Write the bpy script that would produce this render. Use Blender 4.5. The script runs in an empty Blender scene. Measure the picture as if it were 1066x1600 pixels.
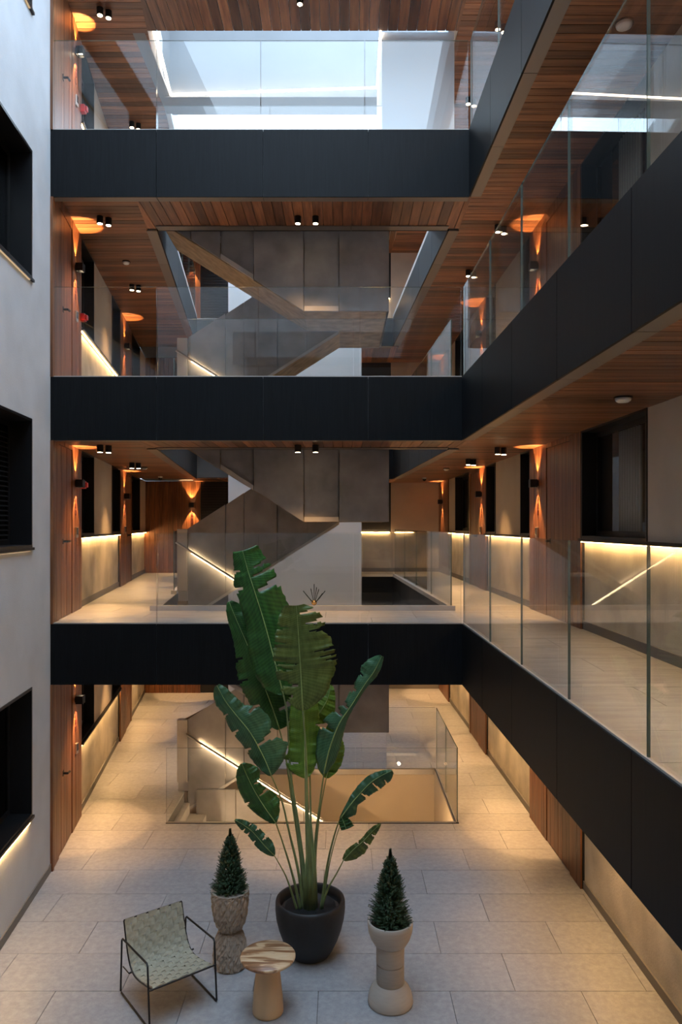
import bpy, math, random
from math import sin, cos, pi, sqrt, radians
from mathutils import Vector
random.seed(7)
SC = bpy.context.scene
COL = SC.collection

# ---------------------------------------------------------------- camera, sky, exposure
FPX, HY, CX, ZC = 1170.0, 820.0, 533.0, 4.33
cd = bpy.data.cameras.new('camera'); cam = bpy.data.objects.new('camera', cd); COL.objects.link(cam)
cd.sensor_fit = 'AUTO'; cd.sensor_width = 36.0; cd.lens = FPX / 1600 * 36.0
cd.shift_y = (HY - 800) / 1600.0
cd.clip_start = 0.05
cam.location = (0, 0, ZC); cam.rotation_euler = (radians(90), 0, 0)
SC.camera = cam
w = bpy.data.worlds.new('sky'); SC.world = w; w.use_nodes = True
bg = w.node_tree.nodes['Background']
bg.inputs[0].default_value = (0.62, 0.80, 1.0, 1); bg.inputs[1].default_value = 2.8
SC.view_settings.view_transform = 'Standard'; SC.view_settings.look = 'None'
SC.view_settings.gamma = 1.0; SC.view_settings.use_curve_mapping = False
SC.view_settings.exposure = 1.3
SC.cycles.max_bounces = 10; SC.cycles.transparent_max_bounces = 24
SC.cycles.diffuse_bounces = 5; SC.cycles.glossy_bounces = 4
SC.cycles.sample_clamp_indirect = 6.0
WARM = (1.0, 0.55, 0.22)
STRIP_E, CAN_W, SCONCE_W = 36.0, 62.0, 60.0

def at(px, py, Y):
    """photo measurement at a known depth -> point in metres"""
    return ((px - CX) * Y / FPX, Y, ZC - (py - HY) * Y / FPX)

# ---------------------------------------------------------------- materials
def mat(name):
    m = bpy.data.materials.new(name); m.use_nodes = True
    nt = m.node_tree
    return m, nt, nt.nodes['Principled BSDF']
def N(nt, t, **kw):
    n = nt.nodes.new(t)
    for k, v in kw.items():
        if k in n.inputs: n.inputs[k].default_value = v
        else: setattr(n, k, v)
    return n
def ramp(nt, stops):
    r = nt.nodes.new('ShaderNodeValToRGB'); e = r.color_ramp.elements
    while len(e) < len(stops): e.new(0.5)
    for el, (p, c) in zip(e, stops): el.position = p; el.color = (*c, 1)
    return r
def coords(nt, scale, jitter=True):
    tc = N(nt, 'ShaderNodeTexCoord'); mp = N(nt, 'ShaderNodeMapping')
    mp.inputs['Scale'].default_value = scale
    if jitter:
        oi = N(nt, 'ShaderNodeObjectInfo'); mu = N(nt, 'ShaderNodeMath', operation='MULTIPLY'); mu.inputs[1].default_value = 37.0
        cb = N(nt, 'ShaderNodeCombineXYZ')
        nt.links.new(oi.outputs['Random'], mu.inputs[0])
        for i in range(3): nt.links.new(mu.outputs[0], cb.inputs[i])
        ad = N(nt, 'ShaderNodeVectorMath', operation='ADD')
        nt.links.new(tc.outputs['Object'], ad.inputs[0]); nt.links.new(cb.outputs[0], ad.inputs[1])
        nt.links.new(ad.outputs[0], mp.inputs['Vector'])
    else:
        nt.links.new(tc.outputs['Object'], mp.inputs['Vector'])
    return mp
def bump(nt, src, b, strength, dist=0.002):
    bn = N(nt, 'ShaderNodeBump', Strength=strength, Distance=dist)
    nt.links.new(src, bn.inputs['Height']); nt.links.new(bn.outputs[0], b.inputs['Normal'])

def wood(name, axis, dark, mid, light, rough=0.38, var=0.55):
    m, nt, b = mat(name)
    sc = [14, 14, 14]; sc[axis] = 0.9
    mp = coords(nt, sc)
    n1 = N(nt, 'ShaderNodeTexNoise', Scale=1.6, Detail=6.0, Roughness=0.6); nt.links.new(mp.outputs[0], n1.inputs['Vector'])
    n2 = N(nt, 'ShaderNodeTexNoise', Scale=9.0, Detail=3.0); nt.links.new(mp.outputs[0], n2.inputs['Vector'])
    r = ramp(nt, [(0.3, dark), (0.5, mid), (0.72, light)]); nt.links.new(n1.outputs[0], r.inputs[0])
    oi = N(nt, 'ShaderNodeObjectInfo'); mr = N(nt, 'ShaderNodeMapRange'); mr.inputs['To Min'].default_value = 1 - var; mr.inputs['To Max'].default_value = 1 + var
    nt.links.new(oi.outputs['Random'], mr.inputs['Value'])
    hs = N(nt, 'ShaderNodeHueSaturation'); nt.links.new(r.outputs[0], hs.inputs['Color']); nt.links.new(mr.outputs[0], hs.inputs['Value'])
    nt.links.new(hs.outputs[0], b.inputs['Base Color'])
    b.inputs['Roughness'].default_value = rough
    bump(nt, n2.outputs[0], b, 0.25, 0.002)
    return m
D, Mi, L = (0.085, 0.032, 0.016), (0.19, 0.075, 0.032), (0.31, 0.135, 0.06)
WX = wood('ipe_wood_across', 0, D, Mi, L); WY = wood('ipe_wood_along', 1, D, Mi, L)
WZ = wood('ipe_wood_upright', 2, (0.075, 0.025, 0.009), (0.16, 0.058, 0.021), (0.26, 0.10, 0.038), 0.42, 0.22)

def plaster(name, col, rough=0.85, bs=0.35, scale=60.0, mottled=0.06):
    m, nt, b = mat(name)
    mp = coords(nt, (1, 1, 1), False)
    n = N(nt, 'ShaderNodeTexNoise', Scale=scale, Detail=5.0); nt.links.new(mp.outputs[0], n.inputs['Vector'])
    n2 = N(nt, 'ShaderNodeTexNoise', Scale=1.7, Detail=4.0); nt.links.new(mp.outputs[0], n2.inputs['Vector'])
    a = tuple(c * (1 - mottled) for c in col); c2 = tuple(min(1, c * (1 + mottled)) for c in col)
    r = ramp(nt, [(0.35, a), (0.65, c2)]); nt.links.new(n2.outputs[0], r.inputs[0]); nt.links.new(r.outputs[0], b.inputs['Base Color'])
    b.inputs['Roughness'].default_value = rough
    bump(nt, n.outputs[0], b, bs, 0.006)
    return m
PL_WHITE = plaster('white_plaster', (0.53, 0.555, 0.585))
PL_GREY = plaster('dimmed_roof_white', (0.17, 0.18, 0.19), 0.8, 0.1)  # white skylight well, darkened in its colour to hold down the sky light
PL_COVE = plaster('cream_rough_plaster', (0.52, 0.47, 0.38), 0.85, 0.6, 45, 0.22)
PL_BEIGE = plaster('beige_plaster', (0.46, 0.40, 0.33), 0.85, 0.25, 80)
PL_SMOOTH = plaster('smooth_white_paint', (0.60, 0.63, 0.66), 0.7, 0.05, 30, 0.02)
PL_SAND = plaster('sand_paint', (0.46, 0.37, 0.26), 0.8, 0.1, 30, 0.04)
BASEB = plaster('grey_stone_skirting', (0.17, 0.16, 0.15), 0.6, 0.1, 90)
CORE = plaster('slab_concrete', (0.10, 0.10, 0.10))

def tile_mat():
    m, nt, b = mat('terrazzo_tile')
    mp = coords(nt, (1, 1, 1), False)
    v = N(nt, 'ShaderNodeTexVoronoi', Scale=26.0); nt.links.new(mp.outputs[0], v.inputs['Vector'])
    n = N(nt, 'ShaderNodeTexNoise', Scale=14.0, Detail=8.0, Roughness=0.7); nt.links.new(mp.outputs[0], n.inputs['Vector'])
    n3 = N(nt, 'ShaderNodeTexNoise', Scale=120.0, Detail=2.0); nt.links.new(mp.outputs[0], n3.inputs['Vector'])
    r = ramp(nt, [(0.25, (0.235, 0.243, 0.26)), (0.5, (0.305, 0.313, 0.33)), (0.75, (0.385, 0.393, 0.41))])
    mx = N(nt, 'ShaderNodeMix', data_type='FLOAT'); mx.inputs['Factor'].default_value = 0.12
    nt.links.new(n.outputs[0], mx.inputs[2]); nt.links.new(v.outputs['Color'], mx.inputs[3])
    nt.links.new(mx.outputs[0], r.inputs[0])
    fl = ramp(nt, [(0.0, (1.12, 1.12, 1.12)), (0.10, (1, 1, 1)), (0.62, (1, 1, 1)), (0.70, (0.72, 0.72, 0.72))]); nt.links.new(n3.outputs[0], fl.inputs[0])
    oi = N(nt, 'ShaderNodeObjectInfo'); mr = N(nt, 'ShaderNodeMapRange'); mr.inputs['To Min'].default_value = 0.94; mr.inputs['To Max'].default_value = 1.05
    nt.links.new(oi.outputs['Random'], mr.inputs['Value'])
    mm = N(nt, 'ShaderNodeMix', data_type='RGBA', blend_type='MULTIPLY'); mm.inputs['Factor'].default_value = 1.0
    nt.links.new(r.outputs[0], mm.inputs[6]); nt.links.new(fl.outputs[0], mm.inputs[7])
    hs = N(nt, 'ShaderNodeHueSaturation'); nt.links.new(mm.outputs[2], hs.inputs['Color']); nt.links.new(mr.outputs[0], hs.inputs['Value'])
    nt.links.new(hs.outputs[0], b.inputs['Base Color']); b.inputs['Roughness'].default_value = 0.42
    bump(nt, n.outputs[0], b, 0.15, 0.002)
    return m
TILE = tile_mat()
def stone_tile():
    m, nt, b = mat('corridor_stone_tile')
    mp = coords(nt, (1, 5, 1))
    n = N(nt, 'ShaderNodeTexNoise', Scale=2.2, Detail=8.0, Roughness=0.6, Distortion=0.6); nt.links.new(mp.outputs[0], n.inputs['Vector'])
    r = ramp(nt, [(0.3, (0.31, 0.305, 0.30)), (0.7, (0.46, 0.455, 0.445))]); nt.links.new(n.outputs[0], r.inputs[0])
    nt.links.new(r.outputs[0], b.inputs['Base Color']); b.inputs['Roughness'].default_value = 0.4
    return m
STONE = stone_tile()
def simple(name, col, rough=0.5, metal=0.0, noise=0.0, scale=(20, 20, 20)):
    m, nt, b = mat(name)
    if noise:
        mp = coords(nt, scale, False)
        n = N(nt, 'ShaderNodeTexNoise', Scale=1.0, Detail=6.0); nt.links.new(mp.outputs[0], n.inputs['Vector'])
        r = ramp(nt, [(0.3, tuple(c * (1 - noise) for c in col)), (0.7, tuple(min(1, c * (1 + noise)) for c in col))])
        nt.links.new(n.outputs[0], r.inputs[0]); nt.links.new(r.outputs[0], b.inputs['Base Color'])
    else:
        b.inputs['Base Color'].default_value = (*col, 1)
    b.inputs['Roughness'].default_value = rough; b.inputs['Metallic'].default_value = metal
    return m
FASC = simple('black_fascia_panel', (0.0042, 0.0048, 0.0058), 0.5, 0.0, 0.35, (60, 60, 3))
FASC.node_tree.nodes['Principled BSDF'].inputs['Specular IOR Level'].default_value = 0.15
SOFF = simple('dark_bronze_soffit', (0.20, 0.18, 0.16), 0.4, 0.5)
BLACK = simple('black_metal', (0.010, 0.010, 0.011), 0.45, 0.3)
BLACKW = simple('black_window_frame', (0.006, 0.006, 0.007), 0.4)
CHROME = simple('grey_metal', (0.45, 0.43, 0.40), 0.3, 0.9)
CHAN = simple('light_rail_channel', (0.42, 0.40, 0.37), 0.4, 0.3)
CONC = simple('microcement_cladding', (0.25, 0.245, 0.25), 0.5, 0.0, 0.28, (2.5, 2.5, 2.5))
CONCL = simple('pale_cement_trim', (0.45, 0.435, 0.42), 0.6, 0.0, 0.1, (4, 4, 4))
CONCU = simple('raw_concrete_soffit', (0.30, 0.235, 0.16), 0.8, 0.0, 0.3, (7, 7, 7))
RED = simple('red_plastic', (0.55, 0.02, 0.02), 0.35)
WPLAST = simple('white_plastic', (0.7, 0.7, 0.68), 0.4)
GREYD = simple('dark_glass_keypad', (0.03, 0.03, 0.035), 0.15)
SIGN = simple('dark_red_brown_glyph', (0.06, 0.012, 0.01), 0.4)
CURT = simple('grey_curtain_cloth', (0.32, 0.31, 0.28), 0.9)
BRASS = simple('brass', (0.7, 0.45, 0.2), 0.25, 1.0)

def glass_mat(name, tint, ior=1.5):
    m = bpy.data.materials.new(name); m.use_nodes = True; nt = m.node_tree; nt.nodes.clear()
    o = N(nt, 'ShaderNodeOutputMaterial'); t = N(nt, 'ShaderNodeBsdfTransparent'); g = N(nt, 'ShaderNodeBsdfGlossy'); f = N(nt, 'ShaderNodeFresnel', IOR=ior)
    t.inputs[0].default_value = (*tint, 1); g.inputs['Roughness'].default_value = 0.0
    mx = N(nt, 'ShaderNodeMixShader'); ge = N(nt, 'ShaderNodeNewGeometry'); mr = N(nt, 'ShaderNodeMapRange')
    mr.inputs['To Min'].default_value = ior; mr.inputs['To Max'].default_value = 1 / ior   # same index entering and leaving the thin pane
    nt.links.new(ge.outputs['Backfacing'], mr.inputs['Value']); nt.links.new(mr.outputs[0], f.inputs['IOR'])
    nt.links.new(f.outputs[0], mx.inputs[0]); nt.links.new(t.outputs[0], mx.inputs[1]); nt.links.new(g.outputs[0], mx.inputs[2]); nt.links.new(mx.outputs[0], o.inputs[0])
    return m
GLASS = glass_mat('railing_glass', (0.965, 0.975, 0.972), 1.55)
WGLASS = glass_mat('window_glass', (0.5, 0.5, 0.5), 1.5)
GEDGE = simple('green_glass_edge', (0.10, 0.14, 0.13), 0.15)
def emis(name, col, s):
    m = bpy.data.materials.new(name); m.use_nodes = True; nt = m.node_tree; nt.nodes.clear()
    o = N(nt, 'ShaderNodeOutputMaterial'); e = N(nt, 'ShaderNodeEmission', Strength=s); e.inputs[0].default_value = (*col, 1)
    nt.links.new(e.outputs[0], o.inputs[0]); return m
LED = emis('warm_led_strip', (1.0, 0.58, 0.22), STRIP_E)
LEDW = emis('pale_led_strip', (1.0, 0.80, 0.60), 9.0)
LEDR = emis('handrail_led', (1.0, 0.68, 0.36), 9.0)
GLOW_ADD = emis('handrail_added_back_glow', (1.0, 0.66, 0.34), 11.0)  # extra glow for the wall side of the rail, added as fill
BULB = emis('lamp_lens', (1.0, 0.78, 0.5), 12.0)

# ---------------------------------------------------------------- mesh helpers
class MB:
    def __init__(s): s.v = []; s.f = []; s.mi = []
    def prism(s, poly, z0, z1, mi=0, side_mi=None):
        n = len(poly); b = len(s.v)
        A = sum(poly[i][0] * poly[(i + 1) % n][1] - poly[(i + 1) % n][0] * poly[i][1] for i in range(n))
        if A < 0: poly = poly[::-1]
        s.v += [(x, y, z0) for x, y in poly] + [(x, y, z1) for x, y in poly]
        s.f.append(tuple(b + i for i in range(n))[::-1]); s.f.append(tuple(b + n + i for i in range(n))); s.mi += [mi, mi]
        for i in range(n):
            j = (i + 1) % n; s.f.append((b + i, b + j, b + n + j, b + n + i)); s.mi.append(mi if side_mi is None else side_mi)
        return s
    def box(s, x0, x1, y0, y1, z0, z1, mi=0):
        return s.prism([(x0, y0), (x1, y0), (x1, y1), (x0, y1)], z0, z1, mi)
    def xzprism(s, poly, y0, y1, mi=0):
        """polygon in (x,z) extruded along y"""
        n = len(poly); b = len(s.v)
        A = sum(poly[i][0] * poly[(i + 1) % n][1] - poly[(i + 1) % n][0] * poly[i][1] for i in range(n))
        if A < 0: poly = poly[::-1]
        s.v += [(x, y0, z) for x, z in poly] + [(x, y1, z) for x, z in poly]
        s.f.append(tuple(b + i for i in range(n))); s.f.append(tuple(b + n + i for i in range(n))[::-1]); s.mi += [mi, mi]
        for i in range(n):
            j = (i + 1) % n; s.f.append((b + j, b + i, b + n + i, b + n + j)); s.mi.append(mi)
        return s
    def tube(s, pts, r, seg=8, mi=0, cap=True):
        pts = [Vector(p) for p in pts]; rr = r if isinstance(r, (list, tuple)) else [r] * len(pts)
        b = len(s.v); up = None
        for i, p in enumerate(pts):
            t = (pts[min(i + 1, len(pts) - 1)] - pts[max(i - 1, 0)]).normalized()
            if up is None:
                up = Vector((0, 0, 1)) if abs(t.z) < 0.9 else Vector((1, 0, 0))
            a = t.cross(up).normalized(); c = a.cross(t).normalized(); up = c
            for k in range(seg):
                an = 2 * pi * k / seg; q = p + a * (cos(an) * rr[i]) + c * (sin(an) * rr[i]); s.v.append(tuple(q))
        for i in range(len(pts) - 1):
            for k in range(seg):
                k2 = (k + 1) % seg; s.f.append((b + i * seg + k, b + i * seg + k2, b + (i + 1) * seg + k2, b + (i + 1) * seg + k)); s.mi.append(mi)
        if cap:
            s.f.append(tuple(b + k for k in range(seg))[::-1]); s.f.append(tuple(b + (len(pts) - 1) * seg + k for k in range(seg))); s.mi += [mi, mi]
        return s
    def lathe(s, prof, c=(0, 0, 0), seg=40, mi=0, fn=None):
        b = len(s.v); n = len(prof)
        for i, (r, z) in enumerate(prof):
            for k in range(seg):
                a = 2 * pi * k / seg; q = r + (fn(i, k, r, z) if fn else 0)
                s.v.append((c[0] + q * cos(a), c[1] + q * sin(a), c[2] + z))
        for i in range(n - 1):
            for k in range(seg):
                k2 = (k + 1) % seg; s.f.append((b + i * seg + k, b + i * seg + k2, b + (i + 1) * seg + k2, b + (i + 1) * seg + k)); s.mi.append(mi)
        for i in (0, n - 1):
            if prof[i][0] > 1e-4:
                s.f.append(tuple(b + i * seg + k for k in range(seg))[::(-1 if i == 0 else 1)]); s.mi.append(mi)
        return s
    def build(s, name, mats, parent=None, smooth=False, bevel=0.0):
        me = bpy.data.meshes.new(name); me.from_pydata(s.v, [], s.f)
        for m in (mats if isinstance(mats, (list, tuple)) else [mats]): me.materials.append(m)
        me.polygons.foreach_set('material_index', s.mi)
        if smooth: me.polygons.foreach_set('use_smooth', [True] * len(s.f))
        me.update()
        o = bpy.data.objects.new(name, me); COL.objects.link(o)
        if parent: o.parent = parent
        if smooth == 'auto':
            pass
        if bevel:
            bv = o.modifiers.new('bevel', 'BEVEL'); bv.width = bevel; bv.segments = 2; bv.limit_method = 'ANGLE'
        return o
def empty(name, loc=(0, 0, 0)):
    o = bpy.data.objects.new(name, None); COL.objects.link(o); o.location = loc; o.empty_display_size = 0.1; return o
def tag(o, label=None, cat=None, group=None, kind=None):
    if label: o['label'] = label
    if cat: o['category'] = cat
    if group: o['group'] = group
    if kind: o['kind'] = kind
    return o
def struct(name, label=None):
    return tag(empty(name), label, None, None, 'structure')
def clip(poly, reg):
    """convex clip of poly by convex region (both lists of (x,y))"""
    n = len(reg); A = sum(reg[i][0] * reg[(i + 1) % n][1] - reg[(i + 1) % n][0] * reg[i][1] for i in range(n))
    if A < 0: reg = reg[::-1]
    out = list(poly)
    for i in range(n):
        a, b2 = reg[i], reg[(i + 1) % n]
        def side(p): return (b2[0] - a[0]) * (p[1] - a[1]) - (b2[1] - a[1]) * (p[0] - a[0])
        inp, out = out, []
        for j in range(len(inp)):
            p, q = inp[j], inp[(j + 1) % len(inp)]; sp, sq = side(p), side(q)
            if sp >= 0: out.append(p)
            if (sp >= 0) != (sq >= 0):
                t = sp / (sp - sq); out.append((p[0] + (q[0] - p[0]) * t, p[1] + (q[1] - p[1]) * t))
        if len(out) < 3: return None
    n = len(out); A = abs(sum(out[i][0] * out[(i + 1) % n][1] - out[(i + 1) % n][0] * out[i][1] for i in range(n))) / 2
    return out if A > 4e-4 else None

# ---------------------------------------------------------------- plan of the building
F = [0.0, 3.09, 6.18, 9.27]                  # floor levels
CZ = [None, 2.37, 5.44, 8.62, 11.52]         # board ceilings under slab k
FB = [None, 2.33, 5.386, 8.43, 11.35]        # fascia undersides
LX = lambda Y: -2.30 - 0.142 * Y             # timber wall, corridor side
WX0 = lambda Y: -2.81 - 0.088 * Y            # white atrium wall
WR = lambda Y: 3.08 - 0.024 * Y              # long corridor wall
VL = lambda Y: -2.66 - 0.112 * (Y - 10.9)    # stair void edges
VR = lambda Y: 1.55 - 0.044 * (Y - 10.9)
RX = {1: 1.512, 2: 1.512, 3: 1.60, 4: 1.60}
GX = lambda k, Y: RX[k] + 0.015 * (9.36 - Y)
Y0, YV, YV2, YB, YN = 9.36, 10.9, 17.9, 19.3, -1.6
T = 0.14
LEVEL = ['ground floor', 'first gallery', 'second gallery', 'top gallery']

# ---------------------------------------------------------------- floors
def tiles(parent, regs, ztop, m, y_from=-99, th=0.018, y_to=99):
    big = MB(); nb = 0
    for reg in regs:
        ys = [p[1] for p in reg]; xs = [p[0] for p in reg]
        n0 = int(math.floor((min(ys) - 6.952) / .61)); n1 = int(math.ceil((max(ys) - 6.952) / .61))
        for n in range(n0, n1):
            ya = 6.952 + .61 * n; off = 1.62 if n % 2 == 0 else 2.23
            i0 = int(math.floor((min(xs) - off) / 1.22)); i1 = int(math.ceil((max(xs) - off) / 1.22))
            for i in range(i0, i1):
                xa = off + 1.22 * i; g = .0025
                c = clip([(xa + g, ya + g), (xa + 1.22 - g, ya + g), (xa + 1.22 - g, ya + .61 - g), (xa + g, ya + .61 - g)], reg)
                if not c: continue
                if ya < y_from or ya > y_to: big.prism(c, ztop - th, ztop); nb += 1
                else: MB().prism(c, ztop - th, ztop + random.uniform(-.0006, .0006)).build('tile', m, parent)
    if nb: tag(big.build('tile_field', m, parent), kind='stuff')

fl = struct('floor', 'grey terrazzo tile floor of the atrium')
VX0, VX1, VY1 = -2.54, 1.67, 13.26
far = 19.9
LF = lambda Y: LX(Y) - .06
WF = lambda Y: WR(Y) + .06
WXF = lambda Y: WX0(Y) - .06
regs0 = [[(WXF(YN), YN), (WF(YN), YN), (WF(Y0), Y0), (WXF(Y0), Y0)],
         [(LF(Y0), Y0), (WF(Y0), Y0), (WF(YV), YV), (LF(YV), YV)],
         [(LF(YV), YV), (VX0, YV), (VX0, VY1), (LF(VY1), VY1)],
         [(VX1, YV), (WF(YV), YV), (WF(VY1), VY1), (VX1, VY1)],
         [(LF(VY1), VY1), (WF(VY1), VY1), (WF(far), far), (LF(YB) - .05, far)]]
tiles(fl, regs0, 0.0, TILE, 4.4)
g = MB()
for r in regs0: g.prism(r, -0.3, -0.02)
g.build('slab_core', CORE, fl)

RAILGAP = 0.10
def slab(k):
    s = struct('floor', f'stone tile floor of the {LEVEL[k]}')
    T2 = T
    VRo = lambda Y: VR(Y) + T2; VLo = lambda Y: VL(Y) - T2
    A = [(LX(Y0 + T), Y0 + T), (VLo(Y0 + T), Y0 + T), (VLo(YV2 + T), YV2 + T), (LX(YV2 + T), YV2 + T)]
    B = [(VLo(Y0 + T), Y0 + T), (RX[k], Y0 + T), (VRo(YV - T), YV - T), (VLo(YV - T), YV - T)]
    Cn = [(GX(k, YN) + T, YN), (WR(YN), YN), (WR(Y0 + T), Y0 + T), (RX[k] + T, Y0 + T)]
    C1 = [(RX[k], Y0 + T), (WR(Y0 + T), Y0 + T), (WR(YV - T), YV - T), (VRo(YV - T), YV - T)]
    C2 = [(VRo(YV - T), YV - T), (WR(YV - T), YV - T), (WR(far), far), (VRo(far), far)]
    Dd = [(LX(YV2 + T), YV2 + T), (VRo(YV2 + T), YV2 + T), (VRo(far), far), (LX(YB) - .1, far)]
    core = MB()
    for r in (A, B, Cn, C1, C2, Dd): core.prism(r, CZ[k] + .03, F[k] - .02)
    core.build('slab_core', CORE, s)
    # finishing over the fascia beams too
    A2 = [(LF(Y0), Y0 + .02), (VL(Y0) - .02, Y0 + .02), (VL(YV2) - .02, YV2), (LF(YV2), YV2)]
    B2 = [(VL(Y0) - .02, Y0 + .02), (RX[k] + .02, Y0 + .02), (VR(YV) + .02, YV - .02), (VL(YV) - .02, YV - .02)]
    Cn2 = [(GX(k, YN) + .02, YN), (WF(YN), YN), (WF(Y0 + .02), Y0 + .02), (RX[k] + .02, Y0 + .02)]
    C12 = [(RX[k] + .02, Y0 + .02), (WF(Y0 + .02), Y0 + .02), (WF(YV), YV - .02), (VR(YV) + .02, YV - .02)]
    C22 = [(VR(YV) + .02, YV - .02), (WF(YV), YV - .02), (WF(far), far), (VR(far) + .02, far)]
    D2 = [(LF(YV2), YV2), (VR(YV2) + .02, YV2 + .02), (VR(far), far), (LF(YB), far)]
    tiles(s, (A2, B2, Cn2, C12, C22, D2), F[k], STONE, 3.0 if k == 1 else 99)
    return dict(A=A, B=B, Cn=Cn, C1=C1, C2=C2, D=Dd)
regs = {k: slab(k) for k in (1, 2, 3)}

# ---------------------------------------------------------------- board ceilings
def planks(parent, reg, axis, z, m, width, y_from=3.0):
    xs = [p[0] for p in reg]; ys = [p[1] for p in reg]; big = MB(); nb = 0
    lo, hi = (min(ys), max(ys)) if axis == 0 else (min(xs), max(xs))
    n = int((hi - lo) / width) + 1; g = .004
    for i in range(n):
        a = lo + i * width
        if axis == 0: c = clip([(min(xs) - 1, a + g), (max(xs) + 1, a + g), (max(xs) + 1, a + width - g), (min(xs) - 1, a + width - g)], reg)
        else: c = clip([(a + g, min(ys) - 1), (a + width - g, min(ys) - 1), (a + width - g, max(ys) + 1), (a + g, max(ys) + 1)], reg)
        if not c: continue
        if axis == 0 and a < y_from: big.prism(c, z, z + .02); nb += 1
        else: MB().prism(c, z + random.uniform(0, .0015), z + .02).build('plank', m, parent)
    if nb: tag(big.build('plank_field', m, parent), kind='stuff')
for k in (1, 2, 3, 4):
    r = regs.get(k) or regs[3]
    c = struct('ceiling', f'dark timber board ceiling above the {LEVEL[k-1]}')
    e = 0.16 - T
    VLe = lambda Y: VL(Y) - .16; VRe = lambda Y: VR(Y) + .16
    A = [(LX(Y0 + T), Y0 + T), (VLe(Y0 + T), Y0 + T), (VLe(YV2 + T), YV2 + T), (LX(YV2 + T), YV2 + T)]
    B = [(VLe(Y0 + T), Y0 + T), (VR(Y0) + .1, Y0 + T), (VRe(YV - .05), YV - .05), (VLe(YV - .05), YV - .05)]
    C = [(VR(Y0) + .1, Y0 + T), (WR(Y0 + T), Y0 + T), (WR(YV), YV), (VRe(YV), YV)]
    if k == 4:
        planks(c, [(LX(Y0), Y0), (VLe(Y0), Y0), (VLe(YB), YB), (LX(YB), YB)], 0, CZ[k], WX, .135)
        planks(c, [(VLe(Y0), Y0), (VR(Y0) + .1, Y0), (VRe(YV), YV), (VLe(YV), YV)], 1, CZ[k], WY, .14)
        planks(c, [(VR(Y0) + .1, Y0), (WR(Y0), Y0), (WR(YV), YV), (VRe(YV), YV)], 0, CZ[k], WX, .12)
    else:
        planks(c, A, 0, CZ[k], WX, .118); planks(c, B, 1, CZ[k], WY, .135); planks(c, C, 0, CZ[k], WX, .118)
    planks(c, r['Cn'], 0, CZ[k], WX, .118, 2.9)
    planks(c, [(VRe(YV), YV), (WR(YV), YV), (WR(far), far), (VRe(far), far)], 0, CZ[k], WX, .118)
    planks(c, [(VLe(YV2 + T), YV2 + T), (VRe(YV2 + T), YV2 + T), (VRe(far), far), (VLe(far), far)], 1, CZ[k], WY, .14)
# roof slab over the top gallery, with its skylight
roof = struct('ceiling', 'roof slab above the top gallery')
rz0, rz1 = CZ[4] + .02, CZ[4] + .6
m = MB()
m.prism([(LX(Y0) - .4, Y0), (VL(Y0) - .1, Y0), (VL(YB) - .1, far), (LX(YB) - .4, far)], rz0, rz1)
m.prism([(VL(Y0) - .1, Y0), (WR(Y0) + .4, Y0), (WR(YV) + .4, YV), (VL(YV) - .1, YV)], rz0, rz1)
m.prism([(GX(4, YN), YN), (WR(YN) + .4, YN), (WR(Y0) + .4, Y0), (GX(4, Y0), Y0)], rz0, rz1)
m.prism([(VR(YV) + .02, YV), (WR(YV) + .4, YV), (WR(far) + .4, far), (VR(far) + .02, far)], rz0, rz1)
m.prism([(VL(YV2), YV2), (VR(YV2) + .1, YV2), (VR(far), far), (VL(far), far)], rz0, rz1)
m.build('slab_core', PL_SMOOTH, roof)
m = MB(); m.box(-2.95, 1.75, 12.55, 13.1, CZ[4] - .02, 14.0); m.build('skylight_upstand', PL_GREY, roof)
m = MB(); m.box(-3.05, -2.87, 10.95, 13.1, CZ[4] + .0, 13.6); m.build('skylight_cheek', PL_GREY, roof)
lift = struct('wall_lift', 'white painted shaft wall on the top gallery')
MB().box(.60, 1.66, 10.96, 12.54, F[3] + .02, CZ[4] + .02).build('shaft', PL_SMOOTH, lift)

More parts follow.
